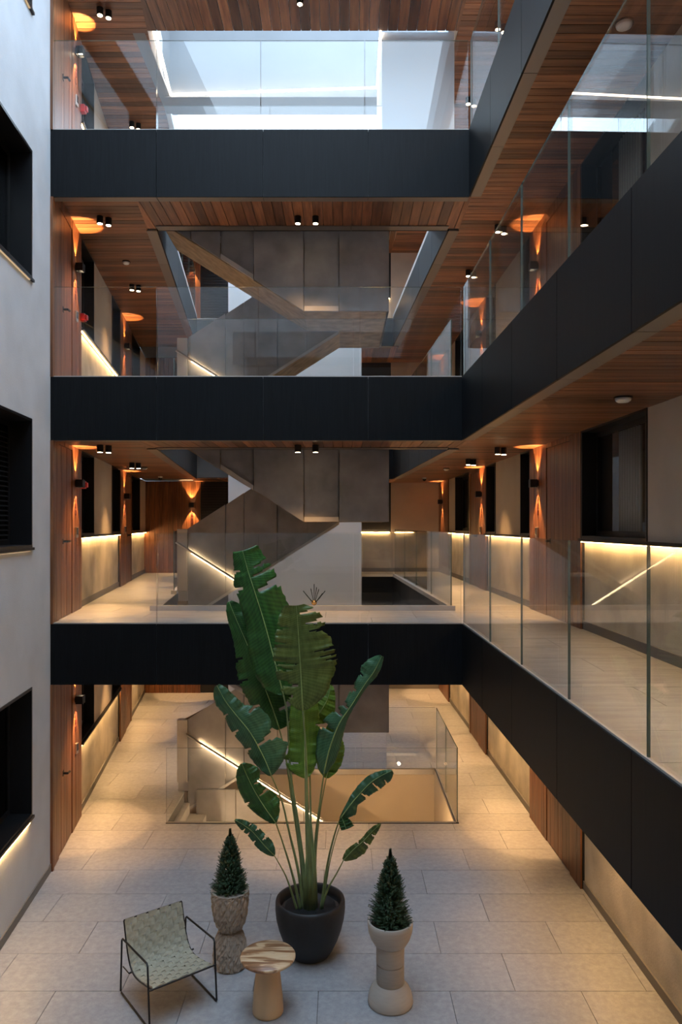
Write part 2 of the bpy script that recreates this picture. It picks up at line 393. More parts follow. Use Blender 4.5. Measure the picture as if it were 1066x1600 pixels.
# ---------------------------------------------------------------- fascia beams
def fascia(k):
    t = struct('trim_fascia', f'black panel fascia edging the {LEVEL[k]}')
    zt, zb = F[k] + .0, FB[k]
    g = .004
    js = [-3.66, -2.31, -.975, .34, RX[k]]
    for a, b in zip(js, js[1:]):
        MB().box(a + (g if a > -3.6 else 0), b - (g if b < RX[k] else 0), Y0, Y0 + .02, zb, zt).build('panel', FASC, t)
        MB().box(a + (g if a > -3.6 else 0), b - (g if b < RX[k] else 0), Y0 + .021, Y0 + T, zb + .001, zb + .012).build('soffit_panel', SOFF, t)
    ys = [Y0, 8.12, 6.8, 5.45, 4.1, 2.75, 1.4, 0.0, YN]
    for a, b in zip(ys, ys[1:]):
        ga = 0 if a == Y0 else g
        MB().prism([(GX(k, a - ga), a - ga), (GX(k, a - ga) + .02, a - ga), (GX(k, b + g) + .02, b + g), (GX(k, b + g), b + g)], zb, zt).build('panel', FASC, t)
        MB().prism([(GX(k, a - ga) + .021, a - ga), (GX(k, a - ga) + T + .01, a - ga), (GX(k, b + g) + T + .01, b + g), (GX(k, b + g) + .021, b + g)], zb + .001, zb + .012).build('soffit_panel', SOFF, t)
    bk = MB(); bk.box(-3.64, RX[k], Y0 + .025, Y0 + T, zb + .014, F[k] - .02)
    bk.prism([(GX(k, Y0) + .025, Y0), (GX(k, Y0) + T, Y0), (GX(k, YN) + T, YN), (GX(k, YN) + .025, YN)], zb + .014, F[k] - .02)
    bk.build('backing', CORE, t)
    # stair void edges
    v = struct('trim_void', f'black edging around the stair void of the {LEVEL[k]}')
    z2 = CZ[k] - .015
    def edge(p, q, nx, ny):
        d = Vector((q[0] - p[0], q[1] - p[1])); Ln = d.length; nn = max(1, round(Ln / 1.35)); d /= nn
        for i in range(nn):
            a = Vector(p) + d * i; b = Vector(p) + d * (i + 1); dd = d.normalized() * g
            a2 = a + dd; b2 = b - dd
            MB().prism([tuple(a2), tuple(b2), (b2[0] + nx * .02, b2[1] + ny * .02), (a2[0] + nx * .02, a2[1] + ny * .02)], z2, zt).build('panel', FASC, v)
            MB().prism([(a2[0] + nx * .021, a2[1] + ny * .021), (b2[0] + nx * .021, b2[1] + ny * .021), (b2[0] + nx * .17, b2[1] + ny * .17), (a2[0] + nx * .17, a2[1] + ny * .17)], z2 + .001, z2 + .012).build('soffit_panel', SOFF, v)
        MB().prism([(p[0] + nx * .022, p[1] + ny * .022), (q[0] + nx * .022, q[1] + ny * .022), (q[0] + nx * .15, q[1] + ny * .15), (p[0] + nx * .15, p[1] + ny * .15)], z2 + .014, F[k] - .02).build('backing', CORE, v)
    edge((VL(YV), YV), (VR(YV), YV), 0, -1)
    edge((VL(YV), YV), (VL(YV2), YV2), -1, 0)
    edge((VR(YV), YV), (VR(YV2), YV2), 1, 0)
    edge((.50, YV2), (VR(YV2), YV2), 0, 1)
for k in (1, 2, 3): fascia(k)

# ---------------------------------------------------------------- glass railings
def pane(p, q, z0, z1, parent, th=.016):
    d = Vector((q[0] - p[0], q[1] - p[1])).normalized(); n = Vector((-d[1], d[0])) * (th / 2)
    P = [(p[0] - n[0], p[1] - n[1]), (q[0] - n[0], q[1] - n[1]), (q[0] + n[0], q[1] + n[1]), (p[0] + n[0], p[1] + n[1])]
    b = MB(); b.prism(P, z0, z1, 1, 1)
    # big faces are the 1st and 3rd sides; order after prism may flip, so find them by size
    for i, f in enumerate(b.f):
        vs = [Vector(b.v[j]) for j in f]
        ar = (vs[1] - vs[0]).length * (vs[2] - vs[1]).length
        if ar > .3 * (Vector(q) - Vector(p)).length * (z1 - z0): b.mi[i] = 0
    return b.build('glass_pane', [GLASS, GEDGE], parent)
def run(name_label, pts_list, z, h=1.13, group='frameless glass railings', chan=True, zc=0.0):
    t = tag(empty('glass_railing', (pts_list[0][0][0], pts_list[0][0][1], z)), name_label, 'railing', group)
    t.location = (0, 0, 0)
    for p, q, n in pts_list:
        P, Q = Vector(p), Vector(q); d = (Q - P) / n; u = d.normalized() * .005
        for i in range(n):
            pane(tuple(P + d * i + u), tuple(P + d * (i + 1) - u), z + zc - .004, z + h, t)
        if chan:
            nn = Vector((-u[1], u[0])).normalized() * .016
            MB().prism([tuple(P - nn), tuple(Q - nn), tuple(Q + nn), tuple(P + nn)], z + zc - .001, z + zc + .014).build('rail_channel', CHAN, t)
    return t
names = {1: 'first', 2: 'second', 3: 'top'}
for k in (1, 2, 3):
    x = RX[k] + .02
    t = run(f'clear glass railing across the bridge on the {LEVEL[k]}', [((-3.62, Y0 + .03), (-2.31, Y0 + .03), 1), ((-2.31, Y0 + .03), (RX[k], Y0 + .03), 3)], F[k])
    t = run(f'clear glass railing along the long corridor on the {LEVEL[k]}',
            [((GX(k, Y0) + .03, Y0 + .03), (GX(k, 7.85) + .03, 7.85), 1)] + [((GX(k, a) + .03, a), (GX(k, b) + .03, b), 1) for a, b in ((7.85, 6.56), (6.56, 5.26), (5.26, 3.95), (3.95, 2.65), (2.65, 1.35), (1.35, 0.05))], F[k])
    # stair void
    cb = tag(empty('void_curb'), None, None, None, 'structure'); cb.name = 'trim_curb'
    e = .10
    for P in ([(VL(YV) - e, YV - e), (VR(YV) + e, YV - e), (VR(YV) + e, YV), (VL(YV) - e, YV)],
              [(VR(YV), YV), (VR(YV) + e, YV), (VR(YV2) + e, YV2), (VR(YV2), YV2)],
              [(VL(13.35), 13.35), (VL(13.35) - e, 13.35), (VL(YV2) - e, YV2), (VL(YV2), YV2)]):
        MB().prism(P, F[k] - .001, F[k] + .07).build('curb', CONCL, cb)
    if k < 3:
        run(f'clear glass railing around the stair void on the {LEVEL[k]}',
            [((VL(YV), YV - .05), (VR(YV) + .05, YV - .05), 3), ((VR(YV) + .05, YV - .04), (VR(YV2) + .05, YV2), 4),
             ((VL(13.4) - .05, 13.4), (VL(YV2) - .05, YV2), 3), ((.52, YV2 + .03), (VR(YV2), YV2 + .03), 1)], F[k], zc=.07, chan=False)
    else:
        run(f'clear glass railing around the stair void on the {LEVEL[k]}', [((VL(YV), YV - .05), (.6, YV - .05), 2), ((VL(13.4) - .05, 13.4), (VL(YV2) - .05, YV2), 3)], F[k], zc=.07, chan=False)
run('clear glass railing around the stairwell opening on the ground floor', [((VX0, YV - .03), (-1.68, YV - .03), 1), ((-1.68, YV - .03), (.21, YV - .03), 1), ((.21, YV - .03), (VX1, YV - .03), 1),
    ((VX1 + .02, YV - .02), (VX1 + .02, VY1), 2), ((VX1, VY1 + .03), (.8, VY1 + .03), 1)], 0.0, 1.09)

# ---------------------------------------------------------------- walls
def wb(Xf, s, a, b, t0, t1):
    return [(Xf(a) + s * t0, a), (Xf(b) + s * t0, b), (Xf(b) + s * t1, b), (Xf(a) + s * t1, a)]
win_n = [0]; door_n = [0]
def window(Xf, s, a, b, z0, z1, glass=None, slats=False, depth=.20):
    win_n[0] += 1
    w_ = struct(f'window_{win_n[0]}', 'black framed window')
    m = MB(); m.prism(wb(Xf, s, a, b, -depth - .04, -depth), z0, z1); m.build('window_back', BLACKW, w_)
    fr = MB()
    fr.prism(wb(Xf, s, a, b, -depth, .012), z0, z0 + .03); fr.prism(wb(Xf, s, a, b, -depth, .012), z1 - .03, z1)
    fr.prism(wb(Xf, s, a, a + .03, -depth, .012), z0 + .03, z1 - .03); fr.prism(wb(Xf, s, b - .03, b, -depth, .012), z0 + .03, z1 - .03)
    fr.build('window_frame', BLACKW, w_)
    sash = MB(); ts = -depth + .005
    for (c, d) in ((a + .03, a + .09), (b - .09, b - .03)): sash.prism(wb(Xf, s, c, d, ts, ts + .04), z0 + .03, z1 - .03)
    sash.prism(wb(Xf, s, a + .09, b - .09, ts, ts + .04), z0 + .03, z0 + .09); sash.prism(wb(Xf, s, a + .09, b - .09, ts, ts + .04), z1 - .09, z1 - .03)
    sash.build('sash', BLACK, w_)
    if glass:
        MB().prism(wb(Xf, s, glass[0], glass[1], ts + .02, ts + .028), z0 + .09, z1 - .09).build('pane', WGLASS, w_)
    if slats:
        n = int((z1 - z0 - .2) / .055)
        for i in range(n):
            z = z0 + .1 + i * .055
            q = MB(); P = wb(Xf, s, a + .09, b - .09, ts + .01, ts + .05)
            q.v = [(P[0][0], P[0][1], z), (P[1][0], P[1][1], z), (P[2][0], P[2][1], z - .02), (P[3][0], P[3][1], z - .02)]
            q.v += [(x_, y_, z_ + .006) for x_, y_, z_ in q.v]
            q.f = [(0, 1, 2, 3), (7, 6, 5, 4), (0, 4, 5, 1), (1, 5, 6, 2), (2, 6, 7, 3), (3, 7, 4, 0)]; q.mi = [0] * 6
            q.build('slat', BLACK, w_)
    return w_
def strip(Xf, s, a, b, z, label, m=None, dx=.035):
    """LED strip under a sill: aluminium profile + glowing diffuser"""
    t = tag(empty('light_strip'), label, 'light strip', 'warm strips under the window sills')
    MB().prism(wb(Xf, s, a, b, dx - .012, dx + .012), z - .004, z + .004).build('profile', CHROME, t)
    MB().prism(wb(Xf, s, a + .01, b - .01, dx - .009, dx + .009), z - .010, z - .004).build('diffuser', m or LED, t)
    return t
def sconce(x, y, z, nx, ny, label, power=1.0):
    """up-and-down wall lamp; (nx,ny) points away from the wall"""
    t = tag(empty('wall_sconce', (x, y, z)), label, 'wall lamp', 'black up-and-down wall lamps')
    tx, ty = -ny, nx
    def P(t0, t1, n0, n1): return [(tx * t0 + nx * n0, ty * t0 + ny * n0), (tx * t1 + nx * n0, ty * t1 + ny * n0), (tx * t1 + nx * n1, ty * t1 + ny * n1), (tx * t0 + nx * n1, ty * t0 + ny * n1)]
    b = MB(); b.prism(P(-.055, .055, .02, .028), -.055, .055); b.prism(P(-.055, .055, .112, .12), -.055, .055)
    b.prism(P(-.055, -.047, .028, .112), -.055, .055); b.prism(P(.047, .055, .028, .112), -.055, .055)
    b.prism(P(-.047, .047, .028, .112), -.012, .012); b.build('lamp_body', BLACK, t)
    MB().prism(P(-.03, .03, 0, .02), -.04, .04).build('back_plate', BLACK, t)
    MB().prism(P(-.03, .03, .04, .10), -.020, -.014).build('lens', BULB, t)
    MB().prism(P(-.03, .03, .04, .10), .014, .020).build('lens', BULB, t)
    for sg in (-1, 1):
        ld = bpy.data.lights.new('sconce_glow', 'SPOT'); ld.energy = SCONCE_W * power; ld.color = (1, .52, .2)
        ld.spot_size = radians(62); ld.spot_blend = .25; ld.shadow_soft_size = .012
        lo = bpy.data.objects.new('sconce_glow', ld); COL.objects.link(lo); lo.parent = t
        lo.location = (nx * .07, ny * .07, sg * .06); lo.rotation_euler = (0 if sg < 0 else pi, 0, 0)
    return t
def keypad(x, y, z, nx, ny, label):
    t = tag(empty('door_keypad', (x, y, z)), label, 'keypad', 'keypads beside the doors'); tx, ty = -ny, nx
    P = lambda t0, t1, n0, n1: [(tx * t0 + nx * n0, ty * t0 + ny * n0), (tx * t1 + nx * n0, ty * t1 + ny * n0), (tx * t1 + nx * n1, ty * t1 + ny * n1), (tx * t0 + nx * n1, ty * t0 + ny * n1)]
    MB().prism(P(-.04, .04, 0, .03), -.075, .075).build('housing', CHROME, t, bevel=.004)
    MB().prism(P(-.033, .033, .03, .033), -.03, .068).build('screen', GREYD, t)
def number_sign(x, y, z, nx, ny, label):
    t = tag(empty('door_sign', (x, y, z)), label, 'sign', 'small upright door signs'); tx, ty = -ny, nx
    P = lambda t0, t1, n0, n1: [(tx * t0 + nx * n0, ty * t0 + ny * n0), (tx * t1 + nx * n0, ty * t1 + ny * n0), (tx * t1 + nx * n1, ty * t1 + ny * n1), (tx * t0 + nx * n1, ty * t0 + ny * n1)]
    for i in range(3):
        b = MB(); zz = .11 - i * .1
        b.prism(P(-.028, .028, 0, .008), zz - .035, zz + .035); b.build('plaque', SIGN, t)
def boards(parent, Xf, s, a, b, z0, z1, w_=.115, t1=.02, t0=0.0, name='plank'):
    n = max(1, round((b - a) / w_)); st = (b - a) / n
    for i in range(n):
        MB().prism(wb(Xf, s, a + i * st + .003, a + (i + 1) * st - .003, t0, t1 + random.uniform(-.0015, .0015)), z0, z1).build(name, WZ, parent)
def door(Xf, s, a, b, z0, hz, handle_y, lvl, side):
    door_n[0] += 1
    d = struct(f'door_{door_n[0]}', f'timber clad door on the {LEVEL[lvl]}')
    boards(d, Xf, s, a, b, z0 + .01, z0 + hz, .15, .012, -.01)
    h = MB(); y = handle_y; x = Xf(y)
    h.tube([(x + s * .01, y, z0 + 1.02), (x + s * .075, y, z0 + 1.02), (x + s * .075, y + (.07 if y < (a + b) / 2 else -.07), z0 + 1.02)], .016, 8)
    h.prism(wb(Xf, s, y - .028, y + .028, .01, .02), z0 + .985, z0 + 1.055)
    h.build('door_handle', BLACK, d)
SILL = 1.05
def corridor_wall(side, k):
    Xf, s = (LX, 1) if side == 'left' else (WR, -1)
    W = struct(f'wall_{side}', f'timber and plaster corridor wall on the {LEVEL[k]}')
    z0, z1 = F[k], CZ[k + 1] + .01
    if side == 'left':
        woods = [(Y0, 11.15), (14.95, 16.6)]; bays = [(11.15, 14.95, [(11.15, 12.2, 'w'), (12.2, 14.0, 'p'), (14.0, 14.95, 'w')]), (16.6, YB, [(16.6, 18.1, 'w'), (18.1, YB, 'p')])]
        ends = (Y0, YB)
    else:
        woods = [(8.9, 11.1), (14.1, 15.7), (18.3, far)]
        bays = [(YN, 8.9, [(YN, 7.1, 'p'), (7.1, 8.9, 'g')]), (11.1, 14.1, [(11.1, 11.66, 'w'), (11.66, 13.35, 'p'), (13.35, 14.1, 'w')]), (15.7, 18.3, [(15.7, 17.4, 'w'), (17.4, 18.3, 'p')])]
        ends = (YN, far)
    core = MB(); core.prism(wb(Xf, s, ends[0], ends[1], -.45, -.26), z0 - .6, z1 + .1)
    core.build('wall_core', CORE, W)
    doors = {('left', 0): (9.72, 10.5, 9.98), ('left', 1): (15.75, 16.5, 15.95), ('right', 0): (9.3, 10.25, 10.1), ('right', 1): (14.75, 15.55, 14.9)}
    for i, (a, b) in enumerate(woods):
        MB().prism(wb(Xf, s, a, b, -.26, -.005), z0, z1).build('wall_backing', BLACKW, W)
        dd = doors.get((side, i))
        hz = min(2.28, z1 - z0 - .03)
        if dd:
            boards(W, Xf, s, a, dd[0] - .012, z0, z1); boards(W, Xf, s, dd[1] + .012, b, z0, z1)
            boards(W, Xf, s, dd[0] - .012, dd[1] + .012, z0 + hz + .01, z1)
            door(Xf, s, dd[0], dd[1], z0, hz, dd[2], k, side)
        else: boards(W, Xf, s, a, b, z0, z1)
    for a, b, cells in bays:
        # lower plaster with lit top, skirting, dark sill
        MB().prism(wb(Xf, s, a, b, -.26, -.03), z0, z0 + SILL).build('dado_plaster', PL_COVE, W)
        MB().prism(wb(Xf, s, a, b, -.03, -.012), z0, z0 + .10).build('skirting', BASEB, W)
        MB().prism(wb(Xf, s, a + .005, b - .005, -.26, .05), z0 + SILL, z0 + SILL + .03).build('sill', BLACK, W)
        if side == 'left':
            lb = f'glowing strip under the window sill of the timber corridor, {LEVEL[k]}' + (', far bay' if a > 15 else ', bay by the door')
        else:
            lb = f'glowing strip under the sill of the long corridor, {LEVEL[k]}' + (', bay with the curtained window' if a < 8 else (', middle bay' if a < 15 else ', last bay'))
        strip(Xf, s, a + .01, b - .01, z0 + SILL - .005, lb, dx=.012)
        for c, d, kind in cells:
            if kind == 'p':
                MB().prism(wb(Xf, s, c, d, -.26, 0), z0 + SILL + .03, z1).build('upper_plaster', PL_BEIGE, W)
            elif kind == 'w': window(Xf, s, c, d, z0 + SILL + .03, z1, slats=False)
            else:
                window(Xf, s, c, d, z0 + SILL + .03, z1, glass=(c + .09, d - .5), depth=.20)
                if k in (1, 2):
                    cu = tag(empty('window_curtain'), f'grey curtain hanging in the black window on the {LEVEL[k]}', 'curtain')
                    q = MB(); n = 60; c0, c1 = 7.62, 8.2
                    for j in range(n + 1):
                        y = c0 + (c1 - c0) * j / n; x = Xf(y) + .188 + .012 * sin(j * .9)
                        q.v += [(x - .02, y, z0 + SILL + .12), (x - .02, y, z1 - .1)]
                    for j in range(n): q.f.append((2 * j, 2 * j + 2, 2 * j + 3, 2 * j + 1)); q.mi.append(0)
                    q.build('curtain_cloth', CURT, cu, smooth=True).modifiers.new('thick', 'SOLIDIFY').thickness = .004
    # lamps, keypads, signs
    if side == 'left':
        spots = [(10.72, 'beside the first timber door'), (15.46, 'beside the second timber door')]
    else:
        spots = [(10.66, 'beside the door by the curtained window'), (14.45, 'between the two window bays'), (19.17, 'at the end of the corridor')]
    cor = 'timber corridor at the white wall' if side == 'left' else 'long glass-edged corridor'
    cor2 = 'timber corridor' if side == 'left' else 'long corridor'
    for y, wd in spots:
        x = Xf(y) + s * .02
        sconce(x, y, z0 + 1.83, s, 0, f'black box sconce {wd}, {cor}, {LEVEL[k]}')
        number_sign(x, y, z0 + 1.5, s, 0, f'small dark sign {wd}, {cor2}, {LEVEL[k]}')
        if y < 19: keypad(x, y, z0 + 1.13, s, 0, f'metal keypad {wd}, {cor}, {LEVEL[k]}')
for k in range(4):
    corridor_wall('left', k); corridor_wall('right', k)
    # back wall
    z0, z1 = F[k], CZ[k + 1] + .01
    B = struct('wall_back', f'end wall of the {LEVEL[k]}')
    xl = LX(YB)
    MB().box(xl - .3, 3.1, far, far + .2, z0 - .6, z1 + .1).build('wall_core', CORE, B)
    n = 15; x1 = -3.62; xl -= .35; st = (x1 - xl) / n
    for i in range(n): MB().box(xl + i * st + .003, xl + (i + 1) * st - .003, YB - .02, YB + .1, z0, z1).build('plank', WZ, B)
    MB().box(x1, -2.6, YB + .02, YB + .1, z0, z1).build('dark_louvre_panel', BLACKW, B)
    for i in range(30): MB().box(x1 + .03, -2.62, YB + .0, YB + .02, z0 + .3 + i * .068, z0 + .34 + i * .068).build('slat', BLACK, B)
    Y2 = far - .1
    MB().box(-2.6, 1.32, Y2, far, z0, z0 + SILL).build('dado_plaster', PL_COVE, B)
    MB().box(-2.6, 1.32, Y2 + .02, far, z0 + SILL, z1).build('dark_window_panel', BLACKW, B)
    MB().box(1.32, WR(far), Y2, far, z0, z1).build('upper_plaster', PL_BEIGE, B)
    MB().box(-2.6, WR(far), Y2 - .015, Y2, z0, z0 + .1).build('skirting', BASEB, B)
    strip(lambda Y: Y2, 1, -1, -1, 0, '') if False else None
    t = tag(empty('light_strip'), f'glowing strip on the end wall of the {LEVEL[k]}', 'light strip', 'warm strips under the window sills')
    MB().box(.5, 1.28, Y2 - .03, Y2 - .008, z0 + SILL - .012, z0 + SILL - .004).build('profile', LED, t)
    sconce(-3.84, YB - .02, z0 + 1.75, 0, -1, f'black box sconce on the timber end wall, {LEVEL[k]}')
    number_sign(-3.84, YB - .02, z0 + 1.4, 0, -1, f'small dark door sign on the timber end wall, {LEVEL[k]}')

# white wall behind the stair
ws = struct('wall_stairwell', 'tall smooth white wall behind the stair')
MB().box(-2.69, .49, YV2 - .04, YV2 + .10, 0, 10.9).build('plaster_face', PL_SMOOTH, ws)

# white atrium wall with its windows
wl = struct('wall_left', 'white plastered atrium wall')
def seg(a, b, z0, z1): MB().prism(wb(WX0, 1, a, b, -.35, 0), z0, z1).build('plaster_face', PL_WHITE, wl)
WA, WB2 = 5.4, 8.63
seg(WB2, Y0, -.3, 14.0); seg(YN, WA, -.3, 14.0)
zs = []
for k in range(4):
    a, b = F[k] + .98, F[k] + 2.46
    seg(WA, WB2, (F[k - 1] + 2.46) if k else -.3, a)
    window(WX0, 1, WA, WB2, a, b, slats=(k == 1), depth=.28, glass=(WA + .1, WB2 - .1))
    MB().prism(wb(WX0, 1, WA, WB2 + .03, .0, .03), a - .03, a).build('sill', BLACK, wl)
    strip(WX0, 1, WA + .05, WB2 - .1, a - .034, f'glowing strip under the white wall window, {LEVEL[k]}', m=(LED if k == 0 else emis('dim_strip', (1, .7, .4), .25)), dx=.014)
seg(WA, WB2, F[3] + 2.46, 14.0)
bb = struct('baseboard_left', 'grey stone skirting of the white wall')
MB().prism(wb(WX0, 1, YN, Y0 - .01, 0, .015), 0, .10).build('skirting', BASEB, bb)
# timber edge where the corridor wall starts
for k in range(4):
    tr = struct('trim_corner', 'timber corner post')
    MB().box(LX(Y0) - .02, LX(Y0) + .03, Y0 - .012, Y0 + .03, F[k], FB[k + 1]).build('corner_post', WZ, tr)
# side of the building across the atrium (behind the camera), plain
ws2 = struct('wall_front', 'gallery side across the atrium')
MB().box(WX0(YN) - .2, 3.3, YN - .2, YN, -.3, 14).build('plaster_face', PL_WHITE, ws2)
for k in (1, 2, 3, 4):
    MB().box(WX0(0), GX(min(k, 3), 0) + .0, -.42, -.4, FB[k], F[k] if k < 4 else 12.3).build('panel', FASC, ws2)
    MB().box(WX0(0), GX(min(k, 3), 0) + .0, YN, -.42, CZ[k], (F[k] if k < 4 else 12.1) - .02).build('slab_core', WX, ws2)

# ---------------------------------------------------------------- basement under the stairwell
bs = struct('wall_basement', 'sand coloured walls of the stairwell below the floor')
MB().box(VX0 - 1.2, VX1 + .2, VY1 - .02, VY1 + .1, -3.2, -.09).build('plaster_face', PL_SAND, bs)
MB().box(VX1 - .02, VX1 + .1, YV, VY1 - .02, -3.2, -.02).build('plaster_face', PL_SAND, bs)
MB().box(VX0 - 1.2, VX1 + .2, YV - .1, YV, -3.2, -.31).build('plaster_face', PL_SAND, bs)
MB().box(VX0 - 1.3, VX0 - 1.2, YV, VY1, -3.2, -.31).build('plaster_face', PL_SAND, bs)
MB().box(VX0 - 1.3, VX1 + .2, YV - .1, VY1 + .1, -3.3, -3.2).build('floor_slab', STONE, bs)
bl = tag(empty('light_strip'), 'added unseen fill strip along the near basement wall under the ground floor opening', 'light strip', 'warm strips under the window sills')
MB().box(VX0, VX1 - .1, YV + .01, YV + .03, -.50, -.45).build('diffuser', emis('basement_fill_glow', (1.0, .66, .36), 1.5), bl)  # unseen strip, added to brighten the dark basement
for x_ in (-1.9, -.3, 1.2):
    ld = bpy.data.lights.new('basement_fill_light', 'POINT'); ld.energy = 20; ld.color = (1, .66, .36); ld.shadow_soft_size = .03  # bare point lights added below the strip to fill the basement
    lo = bpy.data.objects.new('basement_fill_light', ld); COL.objects.link(lo); lo.parent = bl; lo.location = (x_, YV + .15, -.62)
ed = struct('trim_edge', 'dark metal edge of the stairwell opening')
MB().box(VX0, VX1 + .04, YV - .05, YV, -.02, .012).build('metal_edge', BLACK, ed)
MB().box(VX1, VX1 + .04, YV, VY1, -.02, .012).build('metal_edge', BLACK, ed)
MB().box(VX0, VX1 + .04, VY1 - .01, VY1 + .04, -.09, .006).build('metal_edge', SOFF, ed)

# ---------------------------------------------------------------- staircase
RISE, RUN = 3.09 / 18, 0.2722
YA0, YA1, YS0, YS1 = 11.0, 12.05, 12.15, 13.25
SX_B, SX_F = -2.5, -0.545      # back flight starts / front flight leaves the landing
t_st = tag(empty('staircase'), 'tall cement clad zigzag staircase rising through every floor', 'staircase')
def stair(k):
    """storey from F[k] up to the next floor; k = -1 is the flight down to the basement"""
    zb = F[k] if k >= 0 else -3.09
    t = t_st
    zl = zb + 9 * RISE
    zn = zb + 18 * RISE
    xlB = SX_B + 9 * RUN       # back flight reaches landing
    # treads
    for i in range(9):
        if k >= 0:
            MB().box(SX_B + i * RUN, SX_B + (i + 1) * RUN + .02, YS0 + .03, YS1, zb + i * RISE + .0, zb + (i + 1) * RISE).build('step', CONCL, t)
        x = SX_F - i * RUN
        if x < VL(YV) + .03: continue
        MB().box(max(x - RUN - .02, VL(YV) + .005), x, YA0 + .03, YA1 + .08, zl + i * RISE - .0, zl + (i + 1) * RISE).build('step', CONCL, t)
    # landing
    if k >= 0:
        MB().box(SX_F, .70, YA0 + .03, YS1, zl - .26, zl).build('landing', CONCU, t)
        # undersides
        a = (SX_B + .0, zb - .28); b = (xlB + .02, zl - .26)
        MB().xzprism([(SX_B, zb - .02), (xlB, zl - .02), (xlB + .03, zl - .26), (SX_B, zb - .29)], YS0 + .03, YS1 - .01).build('flight_slab', CONCU, t)
    xe = VL(YV) + .005; ze = zl + (SX_F - xe) * RISE / RUN
    MB().xzprism([(SX_F, zl - .02), (xe, ze - .02), (xe, ze - .28), (SX_F, zl - .26)], YA0 + .03, YA1 + .08).build('flight_slab', CONCU, t)
    if k >= 0: MB().box(VL(YV) + .005, SX_B, YS0, YS1, zb - .27, zb - .001).build('landing', CONCU, t)
    # front cladding: panels between the flight's underside and the parapet top
    sl = RISE / RUN
    zcap = F[k + 1] - .03 if k < 2 else 9.24
    low = lambda x: (zl - .26) if x >= SX_F else zl - .26 + (SX_F - x) * sl
    top = lambda x: min(zcap, (zl + 1.12) if x >= SX_F else zl + 1.12 + (SX_F - x) * sl)
    zcap = max(zcap, zl + 1.12) if k >= 2 else zcap
    if k >= 0:
        xs = [VL(YV) + .005, -2.2, -1.77, -1.28, SX_F, -.03, .705]
        off = [0, .0, -.04, .0, -.04, .0]
        for i, (a, b) in enumerate(zip(xs, xs[1:])):
            pr = off[i]; y = YA0 - pr
            P = [(a + .006, low(a)), (b - .006, low(b)), (b - .006, top(b)), (a + .006, top(a))]
            MB().xzprism(P, y - .03, y).build('cladding_panel', CONC, t)
            if pr < 0:   # pale ledge closing the recessed panel
                MB().xzprism([(a + .006, low(a)), (b - .006, low(b)), (b - .006, low(b) + .07), (a + .006, low(a) + .07)], YA0 - .028, YA0 + .008).build('ledge', CONCL, t)
        core = MB()
        for a, b in zip(xs, xs[1:]):
            core.xzprism([(a, low(a) + .01), (b, low(b) + .01), (b, top(b) - .01), (a, top(a) - .01)], YA0 + .046, YA0 + .07)
        core.build('parapet_core', CONC, t)
        MB().box(.675, .705, YA0 + .002, YS1, zl - .26, zl + 1.12).build('cladding_panel', CONC, t)
        MB().box(SX_F, .67, YS1, YS1 + .03, zl - .26, zl + 1.12).build('cladding_panel', CONC, t)
    # spine cladding between the flights
    if k >= 0:
        lw = lambda x: min(zl - .26, zb - .30 + (x - SX_B) * sl)
        tp = lambda x: min(zl + 1.12, zb + .17 + 1.0 + (x - SX_B) * sl)
        xs = [SX_B + .02, -1.87, -1.57, -1.03, -.55, -.03]
        for i, (a, b) in enumerate(zip(xs, xs[1:])):
            z_ = .02 if i % 2 else 0
            MB().xzprism([(a + .006, lw(a)), (b - .006, lw(b)), (b - .006, tp(b)), (a + .006, tp(a))], YS0 + z_ - .03, YS0 + z_).build('cladding_panel', CONC, t)
        core = MB()
        for a, b in zip(xs, xs[1:]):
            core.xzprism([(a, lw(a) + .01), (b, lw(b) + .01), (b, tp(b) - .01), (a, tp(a) - .01)], YS0 + .022, YS0 + .028)
        core.build('parapet_core', CONC, t)
        MB().xzprism([(SX_B, lw(SX_B) - .015), (-.03, lw(-.03) - .015), (-.03, lw(-.03) + .035), (SX_B, lw(SX_B) + .035)], YS0 - .035, YS0 - .031).build('stringer_edge', CONCL, t)
        MB().box(SX_B - .15, SX_B + .015, YS0 - .05, YS0 + .09, zb + .17, tp(SX_B)).build('newel_post', CONCL, t)
        MB().box(SX_B - .15, SX_B - .0, YS0 + .03, YS1, zb, zb + .16).build('plinth_step', CONCL, t)
    # handrail with its glowing underside, on the flight going down from this floor
    zf = F[k] if k >= 0 else 0
def handrail(zf, x0, x1, label):
    sl = RISE / RUN; y = YS0 - .085
    t = t_st
    z = lambda x: zf + .96 - (x - x0) * sl
    tr_ = MB().tube([(x0, y, z(x0)), (x1, y, z(x1))], .018, 8).build('handrail', CHROME, t)
    MB().xzprism([(x0 + .25, z(x0 + .25) - .030), (x1, z(x1) - .030), (x1, z(x1) - .020), (x0 + .25, z(x0 + .25) - .020)], y - .016, y + .016).build('glow_strip', LEDR, tr_)
    MB().xzprism([(x0 + .2, z(x0 + .2) - .012), (x1, z(x1) - .012), (x1, z(x1) + .012), (x0 + .2, z(x0 + .2) + .012)], y + .019, y + .024).build('glow_strip', GLOW_ADD, tr_)  # added glow, mostly hidden by the rail, brightens the cladding behind it
    for i in range(3):
        x = x0 + .3 + (x1 - x0 - .4) * i / 2
        MB().tube([(x, y, z(x)), (x, YS0 - .03, z(x) - .02)], .008, 6).build('bracket', CHROME, tr_)
for k in range(-1, 3): stair(k)
handrail(3.09, -2.66, -.95, 'handrail with glowing underside on the first gallery stair')
handrail(6.18, -2.66, -.95, 'handrail with glowing underside on the second gallery stair')
handrail(0, -2.5, -.3, 'handrail with glowing underside going down from the ground floor')
